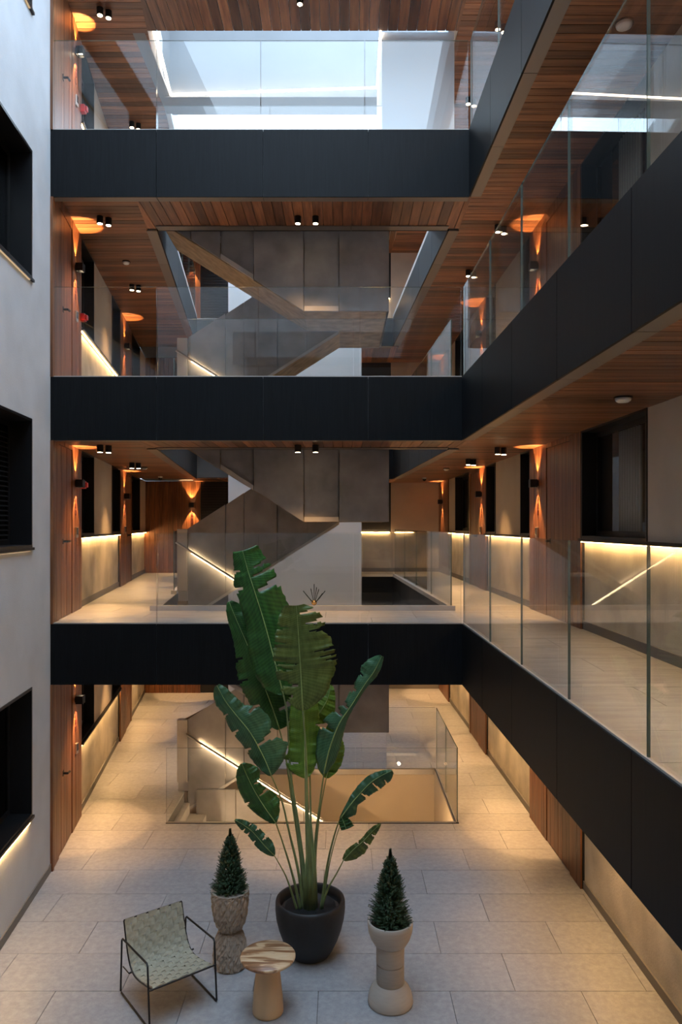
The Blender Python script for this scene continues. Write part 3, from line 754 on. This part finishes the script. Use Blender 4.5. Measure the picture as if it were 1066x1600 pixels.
for a, b in ((-2.34, -1.7), (-1.7, -.6), (-.6, .3)):
    hz = lambda x: min(.05, .95 - (x + 2.5) * RISE / RUN)
    MB().xzprism([(a + .006, -3.0), (b - .006, -3.0), (b - .006, hz(b)), (a + .006, hz(a))], YS0 - .06, YS0 - .034).build('cladding_panel', CONC, t_st)
rr = MB().tube([at(286, 1126, 12.2), at(374, 1080, 12.2)], .015, 8).build('handrail', SOFF, t_st)
for px, py in ((300, 1122), (322, 1110)):
    p = at(px, py, 12.2); MB().tube([p, (p[0], p[1] + .0, p[2] - .12)], .01, 6).build('bracket', SOFF, rr)

# ---------------------------------------------------------------- skylight LED frame
t = tag(empty('light_strip'), 'bright LED line framing the skylight above the top gallery', 'light strip')
z = CZ[4] - .01
MB().prism([(-2.72, 10.95), (-2.69, 10.95), (-2.83, 12.5), (-2.86, 12.5)], z, z + .02).build('diffuser', LEDW, t)
MB().prism([(-2.86, 12.50), (.60, 12.30), (.60, 12.33), (-2.86, 12.53)], z, z + .02).build('diffuser', LEDW, t)
MB().prism([(.56, 10.9), (.59, 10.9), (.61, 12.33), (.58, 12.33)], z, z + .02).build('diffuser', LEDW, t)

# ---------------------------------------------------------------- ceiling lamps, detectors, cameras
def can(x, y, z, label, twin=False, power=1.0):
    t = tag(empty('ceiling_spotlight', (x, y, z)), label, 'ceiling lamp', 'black surface-mounted ceiling spots')
    for dx, dy in (((-.055, -.03), (.045, .03)) if twin else ((0, 0),)):
        b = MB().lathe([(.045, -.10), (.045, 0)], (dx, dy, 0), 20)
        b.build('lamp_body', BLACK, t)
        MB().lathe([(.034, -.104), (.034, -.1005)], (dx, dy, 0), 20).build('lens', BULB, t)
        ld = bpy.data.lights.new('spot_glow', 'SPOT'); ld.energy = CAN_W * power * (.6 if twin else .8); ld.color = WARM
        ld.spot_size = radians(76); ld.spot_blend = .7; ld.shadow_soft_size = .03
        lo = bpy.data.objects.new('spot_glow', ld); COL.objects.link(lo); lo.parent = t; lo.location = (dx, dy, -.115)
for k in (1, 2, 3, 4):
    z = CZ[k]; L_ = LEVEL[k - 1]
    can(-3.3, 10.45, z, f'pair of black ceiling spots by the first timber door, {L_}', True)
    can(-3.68, 13.4, z, f'pair of black ceiling spots further down the timber corridor, {L_}', True)
    if k == 1: can(-4.2, 17.0, z, f'pair of black ceiling spots near the timber end wall, {L_}', True)
    if k < 4:
        can(-.60, 10.42, z, f'black ceiling spot over the bridge, stair side, {L_}'); can(-.355, 10.42, z, f'black ceiling spot over the bridge, pot-plant side, {L_}')
    else: can(-.56, 10.2, z, f'single ceiling spot over the bridge, {L_}')
    can(2.3, 10.75, z, f'pair of black ceiling spots at the bridge end of the long corridor, {L_}', True)
    can(2.2, 12.65, z, f'pair of black ceiling spots next to the stair void, long corridor, {L_}', True)
    if k == 1: can(2.1, 16.4, z, f'pair of black ceiling spots deep in the long corridor, {L_}', True)
    if k == 1: can(2.35, 7.6, z, f'pair of black ceiling spots by the curtained window, {L_}', True, .5)
    if k == 1: can(2.4, 4.5, z, f'pair of black ceiling spots near the open end of the long corridor, {L_}', True, .35)
    if k == 1: can(1.9, 18.6, z, 'black ceiling spot over the end of the ground floor', power=1.6)
def detector(x, y, z, label, r=.055, group='smoke detectors'):
    t = tag(empty('smoke_detector', (x, y, z)), label, 'smoke detector', group)
    MB().lathe([(r * 1.15, -.012), (r * 1.15, 0)], (0, 0, 0), 24).build('base', BLACK, t)
    MB().lathe([(.01, -.05), (r * .6, -.048), (r * .9, -.035), (r, -.0125)], (0, 0, 0), 24).build('sensor', WPLAST, t, smooth=True)
detector(2.42, 6.4, CZ[3], 'white smoke detector on the ceiling of the second gallery, long corridor', .07)
detector(2.45, 6.5, CZ[2], 'white smoke detector on the ceiling of the first gallery, long corridor', .07)
detector(2.07, 14.7, CZ[2], 'small smoke detector deeper along the first gallery ceiling')
detector(-3.78, 14.4, CZ[2], 'small smoke detector in the timber corridor, first gallery')
detector(-3.5, 12.2, CZ[3], 'small smoke detector in the timber corridor, second gallery')
def camera_dome(x, y, z, label):
    t = tag(empty('security_camera', (x, y, z)), label, 'camera', 'dome cameras')
    MB().lathe([(.05, -.03), (.055, 0)], (0, 0, 0), 20).build('base', WPLAST, t)
    MB().lathe([(.004, -.085), (.025, -.078), (.04, -.055), (.042, -.0305)], (0, 0, 0), 20).build('dome', GREYD, t, smooth=True)
camera_dome(-4.15, 17.2, CZ[2], 'dome camera on the ceiling of the timber corridor, first gallery')
camera_dome(1.96, 17.6, CZ[2], 'dome camera on the ceiling of the long corridor, first gallery')
for k in (1, 2, 3):
    y = 11.10; x = LX(y) + .03; z = F[k] + (1.83 if k == 1 else 1.22)
    t = tag(empty('fire_alarm', (x, y, z)), f'red fire alarm sounder on the timber wall, {LEVEL[k]}', 'fire alarm', 'red alarms on the timber wall')
    MB().box(-.02, .06, -.05, .05, -.055, .055).build('alarm_base', RED, t, bevel=.008)
    MB().box(.06, .09, -.035, .035, -.035, .035).build('alarm_lens', RED, t, bevel=.006)

# spiky ornament on the curb of the first gallery
ox, oy, oz = at(491, 945, 10.87); oz = F[1] + .07
t = tag(empty('spiky_ornament', (ox, oy, oz)), 'spiky black ornament with brass centre on the first gallery curb', 'ornament')
MB().lathe([(.006, 0), (.03, .012), (.042, .04), (.03, .068), (.004, .08)], (0, 0, 0), 20).build('hub', BRASS, t, smooth=True)
for dx, dz, dy in ((0, .27, 0), (.035, .22, .02), (-.16, .17, .01), (-.12, .13, -.02), (-.09, .08, .02), (.16, .17, 0), (.12, .13, .02), (.09, .08, -.02), (-.05, .2, .03), (.07, .2, -.03)):
    MB().tube([(dx * .15, dy, .04), (dx, dy * 1.5, .04 + dz)], [.004, .007], 6).build('spike', BLACK, t)

# ================================================================ furniture and plants
def lathe_obj(name, prof, m, parent, seg=56, fn=None, smooth=True, z=0):
    return MB().lathe(prof, (0, 0, z), seg, 0, fn).build(name, m, parent, smooth)
DARKPOT = simple('charcoal_fibre_pot', (0.012, 0.012, 0.013), 0.55, 0.0, 0.2, (30, 30, 30))
SOIL = simple('brown_soil', (0.06, 0.035, 0.022), 0.95, 0.0, 0.6, (60, 60, 60))
CARVED = simple('carved_taupe_stone', (0.34, 0.28, 0.225), 0.8, 0.0, 0.18, (14, 14, 14))
SANDPOT = simple('pale_sand_ceramic', (0.39, 0.345, 0.30), 0.7, 0.0, 0.05, (9, 9, 60))
SANDPOT2 = simple('taupe_sand_ceramic', (0.29, 0.25, 0.215), 0.7, 0.0, 0.06, (9, 9, 60))
TWOOD = simple('pale_turned_wood', (0.55, 0.38, 0.22), 0.55, 0.0, 0.12, (6, 6, 2))
def top_wood():
    m, nt, b = mat('striped_suar_wood')
    mp = coords(nt, (1.6, 9.0, 3.0), False)
    n = N(nt, 'ShaderNodeTexNoise', Scale=1.5, Detail=5.0, Distortion=1.2); nt.links.new(mp.outputs[0], n.inputs['Vector'])
    r = ramp(nt, [(0.36, (0.20, 0.09, 0.04)), (0.46, (0.34, 0.17, 0.08)), (0.50, (0.60, 0.42, 0.25)), (0.62, (0.66, 0.50, 0.33))])
    nt.links.new(n.outputs[0], r.inputs[0]); nt.links.new(r.outputs[0], b.inputs['Base Color']); b.inputs['Roughness'].default_value = .35
    return m
TOPW = top_wood()

# charcoal planter
PXc, PYc = -.31, 7.55
p = tag(empty('planter', (PXc, PYc, 0)), 'large round charcoal planter holding the tall banana-like plant', 'planter')
prof = [(.17, 0), (.195, .015), (.235, .08), (.275, .16), (.315, .27), (.342, .38), (.352, .47), (.350, .54), (.343, .565), (.325, .57), (.312, .56), (.305, .50), (.30, .45)]
lathe_obj('pot_shell', prof, DARKPOT, p)
lathe_obj('soil', [(.01, .47), (.12, .475), (.22, .47), (.30, .462), (.302, .44)], SOIL, p, fn=lambda i, k, r, z: .004 * sin(k * 5))
lathe_obj('inner_rim', [(.245, .475), (.25, .492), (.262, .492), (.266, .47)], DARKPOT, p)

# leafy plant -------------------------------------------------------------
def leaf_mat(name, c1, c2, rib, trans):
    m = bpy.data.materials.new(name); m.use_nodes = True; nt = m.node_tree; b = nt.nodes['Principled BSDF']; o = nt.nodes['Material Output']
    uv = N(nt, 'ShaderNodeUVMap'); sp_ = N(nt, 'ShaderNodeSeparateXYZ'); nt.links.new(uv.outputs[0], sp_.inputs[0])
    ab = N(nt, 'ShaderNodeMath', operation='ABSOLUTE'); nt.links.new(sp_.outputs[0], ab.inputs[0])
    m1 = N(nt, 'ShaderNodeMath', operation='MULTIPLY_ADD'); m1.inputs[1].default_value = -.07; nt.links.new(ab.outputs[0], m1.inputs[0]); nt.links.new(sp_.outputs[1], m1.inputs[2])
    m2 = N(nt, 'ShaderNodeMath', operation='MULTIPLY'); m2.inputs[1].default_value = 330; nt.links.new(m1.outputs[0], m2.inputs[0])
    sn = N(nt, 'ShaderNodeMath', operation='SINE'); nt.links.new(m2.outputs[0], sn.inputs[0])
    n = N(nt, 'ShaderNodeTexNoise', Scale=7.0, Detail=4.0); nt.links.new(uv.outputs[0], n.inputs['Vector'])
    m3 = N(nt, 'ShaderNodeMath', operation='MULTIPLY_ADD'); m3.inputs[1].default_value = .10; nt.links.new(sn.outputs[0], m3.inputs[0]); nt.links.new(n.outputs[0], m3.inputs[2])
    r = ramp(nt, [(0.30, c1), (0.7, c2)]); nt.links.new(m3.outputs[0], r.inputs[0]); nt.links.new(r.outputs[0], b.inputs['Base Color'])
    b.inputs['Roughness'].default_value = .38
    bump(nt, sn.outputs[0], b, .35, .0015)
    tr = N(nt, 'ShaderNodeBsdfTranslucent'); nt.links.new(r.outputs[0], tr.inputs[0])
    mx = N(nt, 'ShaderNodeMixShader'); mx.inputs[0].default_value = trans
    nt.links.new(b.outputs[0], mx.inputs[1]); nt.links.new(tr.outputs[0], mx.inputs[2]); nt.links.new(mx.outputs[0], o.inputs[0])
    return m
LF_D = leaf_mat('deep_green_leaf', (.012, .062, .010), (.038, .135, .022), None, .15)
LF_O = leaf_mat('olive_leaf_underside', (.07, .115, .022), (.14, .20, .05), None, .2)
LF_T = leaf_mat('blue_green_leaf', (.022, .085, .036), (.06, .155, .07), None, .15)
LF_Y = leaf_mat('yellow_green_leaf', (.10, .21, .02), (.16, .30, .03), None, .25)
RIB = simple('pale_green_midrib', (.26, .36, .12), .45, 0, .2, (20, 20, 20))
STEM = simple('green_stalk', (.16, .21, .08), .45, 0, .3, (30, 30, 5))
plant = tag(empty('bird_of_paradise_plant', (PXc, PYc, .47)), 'tall leafy plant with huge torn paddle leaves in the charcoal planter', 'plant')
IP = (-PXc, -PYc, -.47)
def loc(p): return (p[0] + IP[0], p[1] + IP[1], p[2] + IP[2])
def interp(arr, t):
    x = t * (len(arr) - 1); i = min(int(x), len(arr) - 2); f = x - i
    if isinstance(arr[0], (tuple, list)): return tuple(a + (b - a) * f for a, b in zip(arr[i], arr[i + 1]))
    return arr[i] + (arr[i + 1] - arr[i]) * f
def crom(arr, t):
    n = len(arr) - 1; x = t * n; i = min(int(x), n - 1); f = x - i
    g_ = lambda j: arr[max(0, min(n, j))]
    P0, P1, P2, P3 = g_(i - 1), g_(i), g_(i + 1), g_(i + 2)
    return tuple(.5 * ((2 * b) + (-a + c) * f + (2 * a - 5 * b + 4 * c - d) * f * f + (-a + 3 * b - 3 * c + d) * f ** 3) for a, b, c, d in zip(P0, P1, P2, P3))
def leaf(mid, wl, wr, Yt, Yb, stalk, m, fold=(.35, .35), tears=(), r0=.010, seed=1, ripple=1.0):
    rnd = random.Random(seed); Nr, Nc = 64, 7
    v = []; uvs = []; rows = []
    jag = [[1 + rnd.uniform(-.035, .035) for _ in range(Nr + 1)] for _ in range(2)]
    for i in range(Nr + 1):
        t = i / Nr; c = crom(mid, t); c2 = crom(mid, min(1, t + .01)); c1 = crom(mid, max(0, t - .01))
        dx, dy = c2[0] - c1[0], c2[1] - c1[1]; l = math.hypot(dx, dy) or 1; dx /= l; dy /= l
        Y = Yt + (Yb - Yt) * t
        row = []
        for sd, wd in ((0, wl), (1, wr)):
            wv = interp(wd, t) * jag[sd][i]; sg = 1 if sd == 0 else -1
            # image-plane perpendicular; travelling tip->base (down), left of the picture is side 0
            nx, ny = (-dy * sg, dx * sg)
            if (nx > 0) == (sd == 0) and abs(nx) > .15: nx, ny = -nx, -ny
            elif abs(nx) <= .15 and sd == 1: pass
            side = []
            for j in range(Nc + 1):
                u = j / Nc; q = wv * u
                # veins sweep toward the tip
                px = c[0] + nx * q - dx * q * .12 * u; py = c[1] + ny * q - dy * q * .12 * u
                dep = Y + fold[sd] * q * Y / FPX * (.4 + .6 * u) + ripple * .012 * u * sin(t * 34 + sd * 2 + seed) + ripple * .006 * u * sin(t * 90 + seed)
                # keep the outline: move along the viewing ray
                side.append(loc(at(px, py, dep)))
            row.append(side)
        rows.append(row)
    idx = {}
    for i in range(Nr + 1):
        for sd in (0, 1):
            for j in range(Nc + 1):
                if j == 0 and sd == 1: idx[i, 1, 0] = idx[i, 0, 0]; continue
                idx[i, sd, j] = len(v); v.append(rows[i][sd][j]); uvs.append(((j / Nc) * (1 if sd else -1), i / Nr))
    cut = set()
    for sd, t0, dp in tears:
        i0 = int(t0 * Nr); jm = int(round((1 - dp) * Nc))
        for j in range(jm, Nc):
            extra = int(2.9 * (j - jm) / max(1, Nc - jm))
            for e in range(0, 1 + extra): cut.add((i0 + e - (j - jm) // 3, sd, j))
    f = []
    for i in range(Nr):
        for sd in (0, 1):
            for j in range(Nc):
                if (i, sd, j) in cut: continue
                q = (idx[i, sd, j], idx[i, sd, j + 1], idx[i + 1, sd, j + 1], idx[i + 1, sd, j])
                f.append(q if sd == 0 else q[::-1])
    me = bpy.data.meshes.new('leaf'); me.from_pydata(v, [], f); me.materials.append(m)
    ul = me.uv_layers.new(name='UVMap')
    for lp in me.loops: ul.data[lp.index].uv = uvs[lp.vertex_index]
    me.polygons.foreach_set('use_smooth', [True] * len(f)); me.update()
    o = bpy.data.objects.new('leaf', me); COL.objects.link(o); o.parent = plant
    sm = o.modifiers.new('thick', 'SOLIDIFY'); sm.thickness = .0012
    pts = [loc(at(*crom(mid, i / 20), Yt + (Yb - Yt) * i / 20 - .004)) for i in range(21)]
    MB().tube(pts, [.0015 + (r0 * .6 - .0015) * i / 20 for i in range(21)], 8).build('midrib', RIB, o, True)
    base = mid[-1]; sp2 = [(base[0], base[1], Yb)] + list(stalk) + [(487 + (stalk[-1][0] - 487) * .6, 1420, PYc + (stalk[-1][2] - PYc) * .5)]
    pts = [loc(at(*crom(sp2, i / 24))) for i in range(25)]
    MB().tube(pts, [r0 * .62 + r0 * 1.3 * (i / 24) ** 1.5 for i in range(25)], 10).build('stalk', STEM, o, True)
YP = PYc
# tall dark leaf at the top
leaf([(379, 860), (387, 890), (395, 915), (413, 972), (425, 1017), (436, 1059), (443, 1086)], [15, 19, 22, 28, 28, 28, 34, 36, 34, 27, 4], [24, 30, 36, 40, 42, 44, 36, 32, 30, 22, 4],
     YP + .30, YP + .22, [(449, 1119, YP + .2), (455, 1215, YP + .14), (466, 1290, YP + .1), (476, 1370, YP + .05)], LF_D, (.3, .5),
     [(1, .17, .75), (1, .26, .85), (1, .36, .8), (0, .16, .5), (0, .33, .5), (1, .6, .5)], .013, 3)
# olive leaf in front of it
leaf([(463, 946), (466, 985), (468, 1020), (470, 1050), (473, 1110)], [16, 26, 32, 36, 38, 40, 41, 41, 38, 30, 6], [12, 32, 44, 38, 52, 54, 56, 58, 52, 40, 8],
     YP - .22, YP - .12, [(478, 1170, YP - .1), (480, 1250, YP - .1), (483, 1330, YP - .06)], LF_O, (-.25, .2),
     [(1, .10, .8), (1, .2, .75), (1, .27, .6), (1, .50, .55), (1, .60, .45), (1, .66, .3), (0, .22, .6), (0, .4, .4), (0, .66, .8), (0, .72, .7), (0, .84, .8), (0, .9, .6)], .013, 5)
# shaded leaf behind
leaf([(358, 940), (368, 965), (383, 999), (398, 1035), (410, 1065), (425, 1104), (437, 1140)], [3, 10, 14, 17, 22, 30, 34, 34, 30, 22, 4], [4, 16, 22, 26, 30, 34, 38, 38, 36, 30, 12],
     YP + .55, YP + .42, [(446, 1180, YP + .35), (458, 1260, YP + .2), (470, 1340, YP + .12)], LF_D, (.3, .2), [(0, .45, .4), (0, .62, .4), (0, .8, .5), (1, .86, .7)], .011, 8)
# long blue-green leaf low at the window-wall side
leaf([(339, 1071), (352, 1095), (368, 1116), (392, 1146), (413, 1185), (424, 1212)], [3, 12, 16, 14, 18, 22, 22, 20, 18, 12, 3], [4, 12, 16, 18, 20, 36, 38, 30, 44, 26, 3],
     YP - .05, YP - .02, [(440, 1250, YP - .02), (452, 1300, YP), (466, 1360, YP)], LF_T, (.3, .35), [(1, .48, .5), (1, .69, .95), (1, .7, .9), (0, .35, .4), (0, .52, .4), (0, .7, .4)], .010, 11)
leaf([(378, 1193), (386, 1212), (398, 1236), (414, 1262), (431, 1286)], [2, 10, 16, 19, 21, 22, 22, 20, 16, 10, 3], [3, 12, 20, 22, 16, 14, 22, 26, 26, 16, 3],
     YP - .2, YP - .1, [(443, 1320, YP - .08), (458, 1370, YP - .05)], LF_D, (.3, .4), [(1, .42, .7), (1, .58, .9), (0, .6, .3)], .009, 13)
leaf([(367, 1281), (382, 1290), (396, 1301), (414, 1322), (429, 1337)], [1, 5, 8, 9, 9, 10, 11, 10, 7, 2], [1, 5, 8, 9, 11, 12, 13, 14, 10, 2],
     YP - .25, YP - .12, [(448, 1372, YP - .06)], LF_T, (.2, .3), [(0, .3, .6), (0, .45, .6), (1, .35, .6), (1, .5, .6), (1, .66, .7), (0, .62, .5)], .007, 17)
# yellow-green leaf in the middle
leaf([(478, 1075), (476, 1110), (476, 1150), (476, 1185), (477, 1216)], [10, 18, 22, 23, 24, 24, 24, 26, 34, 24, 4], [10, 18, 22, 23, 24, 24, 23, 22, 20, 14, 4],
     YP + .16, YP + .1, [(478, 1270, YP + .08), (480, 1340, YP + .05)], LF_Y, (.2, .2), [(0, .8, .7), (1, .4, .3)], .011, 19)
leaf([(517, 1070), (514, 1085), (508, 1100), (498, 1115), (482, 1128)], [2, 14, 22, 24, 20, 6], [2, 9, 14, 20, 18, 4],
     YP + .3, YP + .2, [(484, 1200, YP + .15), (486, 1300, YP + .1)], LF_Y, (.2, .2), [], .009, 23)
leaf([(518, 1130), (519, 1160), (516, 1190), (510, 1216)], [4, 10, 14, 16, 20, 22, 16, 4], [4, 12, 16, 20, 20, 18, 12, 3],
     YP + .12, YP + .08, [(500, 1270, YP + .06), (493, 1340, YP + .04)], LF_Y, (.2, .2), [], .008, 29)
# long leaf reaching over to the far side
leaf([(597, 1025), (584, 1050), (569, 1071), (548, 1104), (530, 1131), (515, 1170), (506, 1209)], [3, 17, 22, 16, 14, 12, 16, 26, 24, 18, 3], [3, 7, 8, 6, 5, 5, 8, 12, 16, 14, 3],
     YP - .1, YP + .02, [(500, 1255, YP + .02), (493, 1320, YP + .02)], LF_T, (.5, .3), [(0, .28, .5), (0, .4, .6), (0, .52, .9), (0, .60, .8), (0, .72, .8)], .012, 31)
leaf([(613, 1204), (596, 1212), (578, 1224), (560, 1243), (548, 1257), (532, 1279)], [1, 6, 9, 11, 11, 10, 8, 5, 2], [4, 14, 16, 18, 14, 12, 9, 16, 3],
     YP - .25, YP - .12, [(524, 1300, YP - .1), (512, 1350, YP - .06)], LF_T, (.5, .3), [(1, .2, .5), (1, .36, .8), (1, .55, .8)], .009, 37)
leaf([(534, 1277), (537, 1284), (541, 1296)], [3, 8, 8], [3, 10, 14], YP - .13, YP - .15, [(532, 1290, YP - .1), (516, 1345, YP - .06)], LF_D, (.2, .2), [], .004, 41)
leaf([(595, 1287), (582, 1299), (568, 1314), (552, 1328), (537, 1344)], [1, 5, 6, 5, 6, 8, 3], [1, 6, 9, 12, 16, 14, 3],
     YP - .2, YP - .1, [(526, 1365, YP - .08), (512, 1390, YP - .05)], LF_O, (.3, .3), [(1, .3, .7), (1, .5, .8), (0, .6, .7)], .008, 43)
# sheathing stalks at the base
for i in range(7):
    a = i * .9; x = .045 * cos(a); y = .045 * sin(a)
    MB().tube([(x * 1.1, y * 1.1, -.0), (x, y, .35), (x * .8 + random.uniform(-.05, .05), y * .8, .85 + .1 * (i % 3))], [.030, .022, .003], 10).build('stalk', STEM, plant, True)

# carved hourglass pot (two stacked pieces)
def carve(i, k, r, z):
    return .0045 * (1 if ((k // 2 + (i)) % 2) else -1) * (1 if r > .11 else .6)
HX, HYY = -1.09, 7.36
def carved(prof, name, parent):
    n = 22; pr = [crom(prof, i / n) for i in range(n + 1)]
    def fn(i, k, r, z):
        a = (k / 84 * 14 + i / n * 5.0) % 1; b = (k / 84 * 14 - i / n * 5.0) % 1
        d = max(abs(a - .5), abs(b - .5)) * 2
        return -.016 * max(0, d - .5) / .5 + (.002 * math.sin(k * 3.7 + i * 2.1))
    return MB().lathe(pr, (0, 0, 0), 84, 0, fn).build(name, CARVED, parent)
t = tag(empty('plant_pot', (HX, HYY, 0)), 'carved hourglass stone pot beside the woven chair', 'planter')
carved([(.150, 0), (.165, .02), (.172, .10), (.168, .18), (.15, .27), (.122, .335), (.10, .352)], 'pot_foot', t)
carved([(.095, .355), (.118, .37), (.15, .43), (.172, .52), (.184, .62), (.188, .70), (.188, .745)], 'pot_bowl', t)
MB().lathe([(.186, .742), (.186, .75), (.170, .75), (.166, .70), (.01, .70)], (0, 0, 0), 56).build('rim', CARVED, t, False)
MB().lathe([(.165, .705), (.01, .715)], (0, 0, 0), 40).build('soil', SOIL, t)
# pale pot in four turned pieces
QX, QY = .447, 6.79
t = tag(empty('plant_pot', (QX, QY, 0)), 'tall pale ceramic pot like an egg cup, away from the chair', 'planter')
lathe_obj('pot_foot', [(.18, 0), (.200, .006), (.205, .02), (.203, .05), (.192, .095), (.17, .14), (.14, .175), (.122, .188)], SANDPOT, t)
lathe_obj('pot_drum', [(.124, .186), (.126, .192), (.126, .352), (.122, .358)], SANDPOT2, t)
lathe_obj('pot_drum', [(.122, .362), (.127, .368), (.128, .52), (.126, .535)], SANDPOT, t)
lathe_obj('pot_bowl', [(.12, .525), (.150, .545), (.180, .595), (.199, .655), (.206, .71), (.206, .745), (.198, .752), (.188, .748), (.180, .70)], SANDPOT, t)
lathe_obj('soil', [(.182, .70), (.01, .71)], SOIL, t)

# dwarf spruces
NEED = simple('dark_spruce_needles', (.028, .068, .030), .6, 0, .6, (40, 40, 40))
NEED2 = simple('brown_green_shoot', (.11, .10, .035), .6, 0, .5, (60, 60, 60))
BARK = simple('brown_bark', (.09, .05, .03), .9)
def spruce(x, y, z, R, H, label, seed):
    rnd = random.Random(seed)
    t = tag(empty('dwarf_spruce', (x, y, z)), label, 'small tree', 'potted dwarf spruces')
    MB().tube([(0, 0, -.01), (0, 0, H * .5), (.003, 0, H * .97)], [.012, .007, .002], 8).build('trunk', BARK, t)
    for part, mm in (('foliage', NEED), ('shoots', NEED2)):
        b = MB(); n = 1500 if part == 'foliage' else 170
        for i in range(n):
            h = rnd.random() ** 1.25
            if part == 'shoots': h = .5 + .5 * rnd.random()
            an = rnd.uniform(0, 2 * pi); rad = R * ((1 - h) ** .8) * (.25 + .75 * rnd.random() ** .4) * rnd.uniform(.8, 1.18) + .006
            if h < .08: rad *= .9
            base = Vector((cos(an) * rad * .55, sin(an) * rad * .55, h * H * .93)); tip = Vector((cos(an) * rad, sin(an) * rad, h * H * .93 + .03 + .035 * rnd.random()))
            if h > .9: tip = Vector((cos(an) * .006, sin(an) * .006, h * H + .02))
            ax = (tip - base); ln = max(ax.length, .03); ax.normalize()
            s1 = ax.cross(Vector((0, 0, 1)) if abs(ax.z) < .95 else Vector((1, 0, 0))).normalized(); s2 = ax.cross(s1)
            nn = 20
            for q in range(nn):
                f = .25 + .75 * q / nn; c = base + ax * ln * f; a2 = q * 2.4
                d = (s1 * cos(a2) + s2 * sin(a2)); e = c + (d * .014 + ax * .010) * (1.15 - .5 * f); wv = (s1 * -sin(a2) + s2 * cos(a2)) * .0034
                k0 = len(b.v); b.v += [tuple(c + wv), tuple(c - wv), tuple(e)]; b.f.append((k0, k0 + 1, k0 + 2)); b.mi.append(0)
            b.tube([tuple(base), tuple(base + ax * ln)], [.0022, .001], 3, 0, False)
        tag(b.build(part, mm, t), kind='stuff')
spruce(HX, HYY, .705, .195, .62, 'small conical spruce growing in the carved hourglass pot', 5)
spruce(QX, QY, .705, .215, .67, 'small conical spruce growing in the tall pale pot', 9)

# side table
t = tag(empty('side_table', (-.65, 6.66, 0)), 'round wooden side table with striped top and pale conical foot', 'side table')
lathe_obj('table_foot', [(.125, 0), (.136, .006), (.137, .03), (.13, .15), (.112, .32), (.098, .46), (.097, .472)], TWOOD, t)
lathe_obj('table_top', [(.215, .472), (.238, .476), (.245, .486), (.245, .498), (.240, .505), (.01, .507)], TOPW, t)

# woven chair
STRAP = simple('sage_woven_strap', (.36, .335, .25), .7, 0, .14, (30, 30, 30))
fx, fy = .607, -.795; rx_, ry_ = .795, .607
O = (-2.04, 6.93)
ch = tag(empty('woven_armchair', (O[0], O[1], 0)), 'low lounge chair of woven sage straps on a thin black metal frame', 'chair')
def cp(s_, w_, z_): return (fx * s_ + rx_ * w_, fy * s_ + ry_ * w_, z_)
W_ = .64; RT = .009
for i, wv in enumerate((0, W_)):
    MB().tube([cp(.03, wv, .50), cp(.05, wv, .52), cp(.60, wv, .55), cp(.62, wv, .535), cp(.665, wv, .02), cp(.655, wv, .01), cp(.02, wv, .01), cp(0, wv, .02), cp(.03, wv, .50)], RT, 8).build('side_frame', BLACK, ch)
prof = [(.00, .665), (.035, .56), (.075, .45), (.12, .36), (.17, .305), (.24, .275), (.34, .275), (.45, .295), (.56, .32), (.655, .345)]
for wv in (.03, W_ - .03):
    MB().tube([cp(*crom([(a, 0, z) for a, z in prof], i / 30)[:1], wv, crom([(a, 0, z) for a, z in prof], i / 30)[2] - .006) for i in range(31)], .007, 8).build('seat_rail', BLACK, ch)
for s_, z_ in ((0.0, .66), (.655, .338), (.2, .275)):
    MB().tube([cp(s_, .0 if s_ > .1 else .03, z_), cp(s_, W_ if s_ > .1 else W_ - .03, z_)], .008, 8).build('cross_bar', BLACK, ch)
MB().tube([cp(.2, 0, .275), cp(.06, 0, .27)], .006, 6).build('cross_bar', BLACK, ch)
def PR(t_): a = crom([(x_, 0, z_) for x_, z_ in prof], max(0, min(1, t_))); return a[0], a[2]
nL, nC = 10, 17; w0, w1 = .035, W_ - .035
def ribbon(pts, half, th=.003):
    b = MB(); n = len(pts)
    for p_, sd, up in pts:
        for a_, c_ in ((-1, 0), (1, 0), (1, 1), (-1, 1)):
            b.v.append(tuple(Vector(p_) + Vector(sd) * half * a_ + Vector(up) * th * c_))
    for i in range(n - 1):
        for k in range(4):
            k2 = (k + 1) % 4; b.f.append((i * 4 + k, i * 4 + k2, i * 4 + 4 + k2, i * 4 + 4 + k)); b.mi.append(0)
    b.f += [(3, 2, 1, 0), tuple((n - 1) * 4 + k for k in range(4))]; b.mi += [0, 0]
    return b
def frame(t_):
    s0, z0 = PR(t_ - .01); s1, z1 = PR(t_ + .01); d = Vector((s1 - s0, z1 - z0)).normalized(); return d
side = Vector((rx_, ry_, 0))
lw = (w1 - w0) / nL
for i in range(nL):
    pts = []; M_ = nC * 4
    for j in range(M_ + 1):
        t_ = j / M_; s_, z_ = PR(t_); d = frame(t_); up = Vector((-d[1] * fx, -d[1] * fy, d[0])); tan = Vector((d[0] * fx, d[0] * fy, d[1]))
        o_ = .004 * cos(pi * (t_ * nC + i))
        pts.append((Vector(cp(s_, w0 + (i + .5) * lw, z_)) + up * (o_ + .004), side, up))
    ribbon(pts, lw / 2 - .0032).build('long_strap', STRAP, ch)
for c in range(nC):
    t_ = (c + .5) / nC; s_, z_ = PR(t_); d = frame(t_); up = Vector((-d[1] * fx, -d[1] * fy, d[0])); tan = Vector((d[0] * fx, d[0] * fy, d[1]))
    sA, zA = PR(c / nC); sB, zB = PR((c + 1) / nC); half = math.hypot(sB - sA, zB - zA) / 2 - .0032
    pts = []
    for j in range(nL * 4 + 1):
        wv = w0 + (w1 - w0) * j / (nL * 4); o_ = -.004 * cos(pi * ((c + .5) + (wv - w0) / lw - .5)) * 1.0
        pts.append((Vector(cp(s_, wv, z_)) + up * (o_ + .004), tan, up))
    ribbon(pts, half).build('cross_strap', STRAP, ch)
print('objects', len(bpy.data.objects))
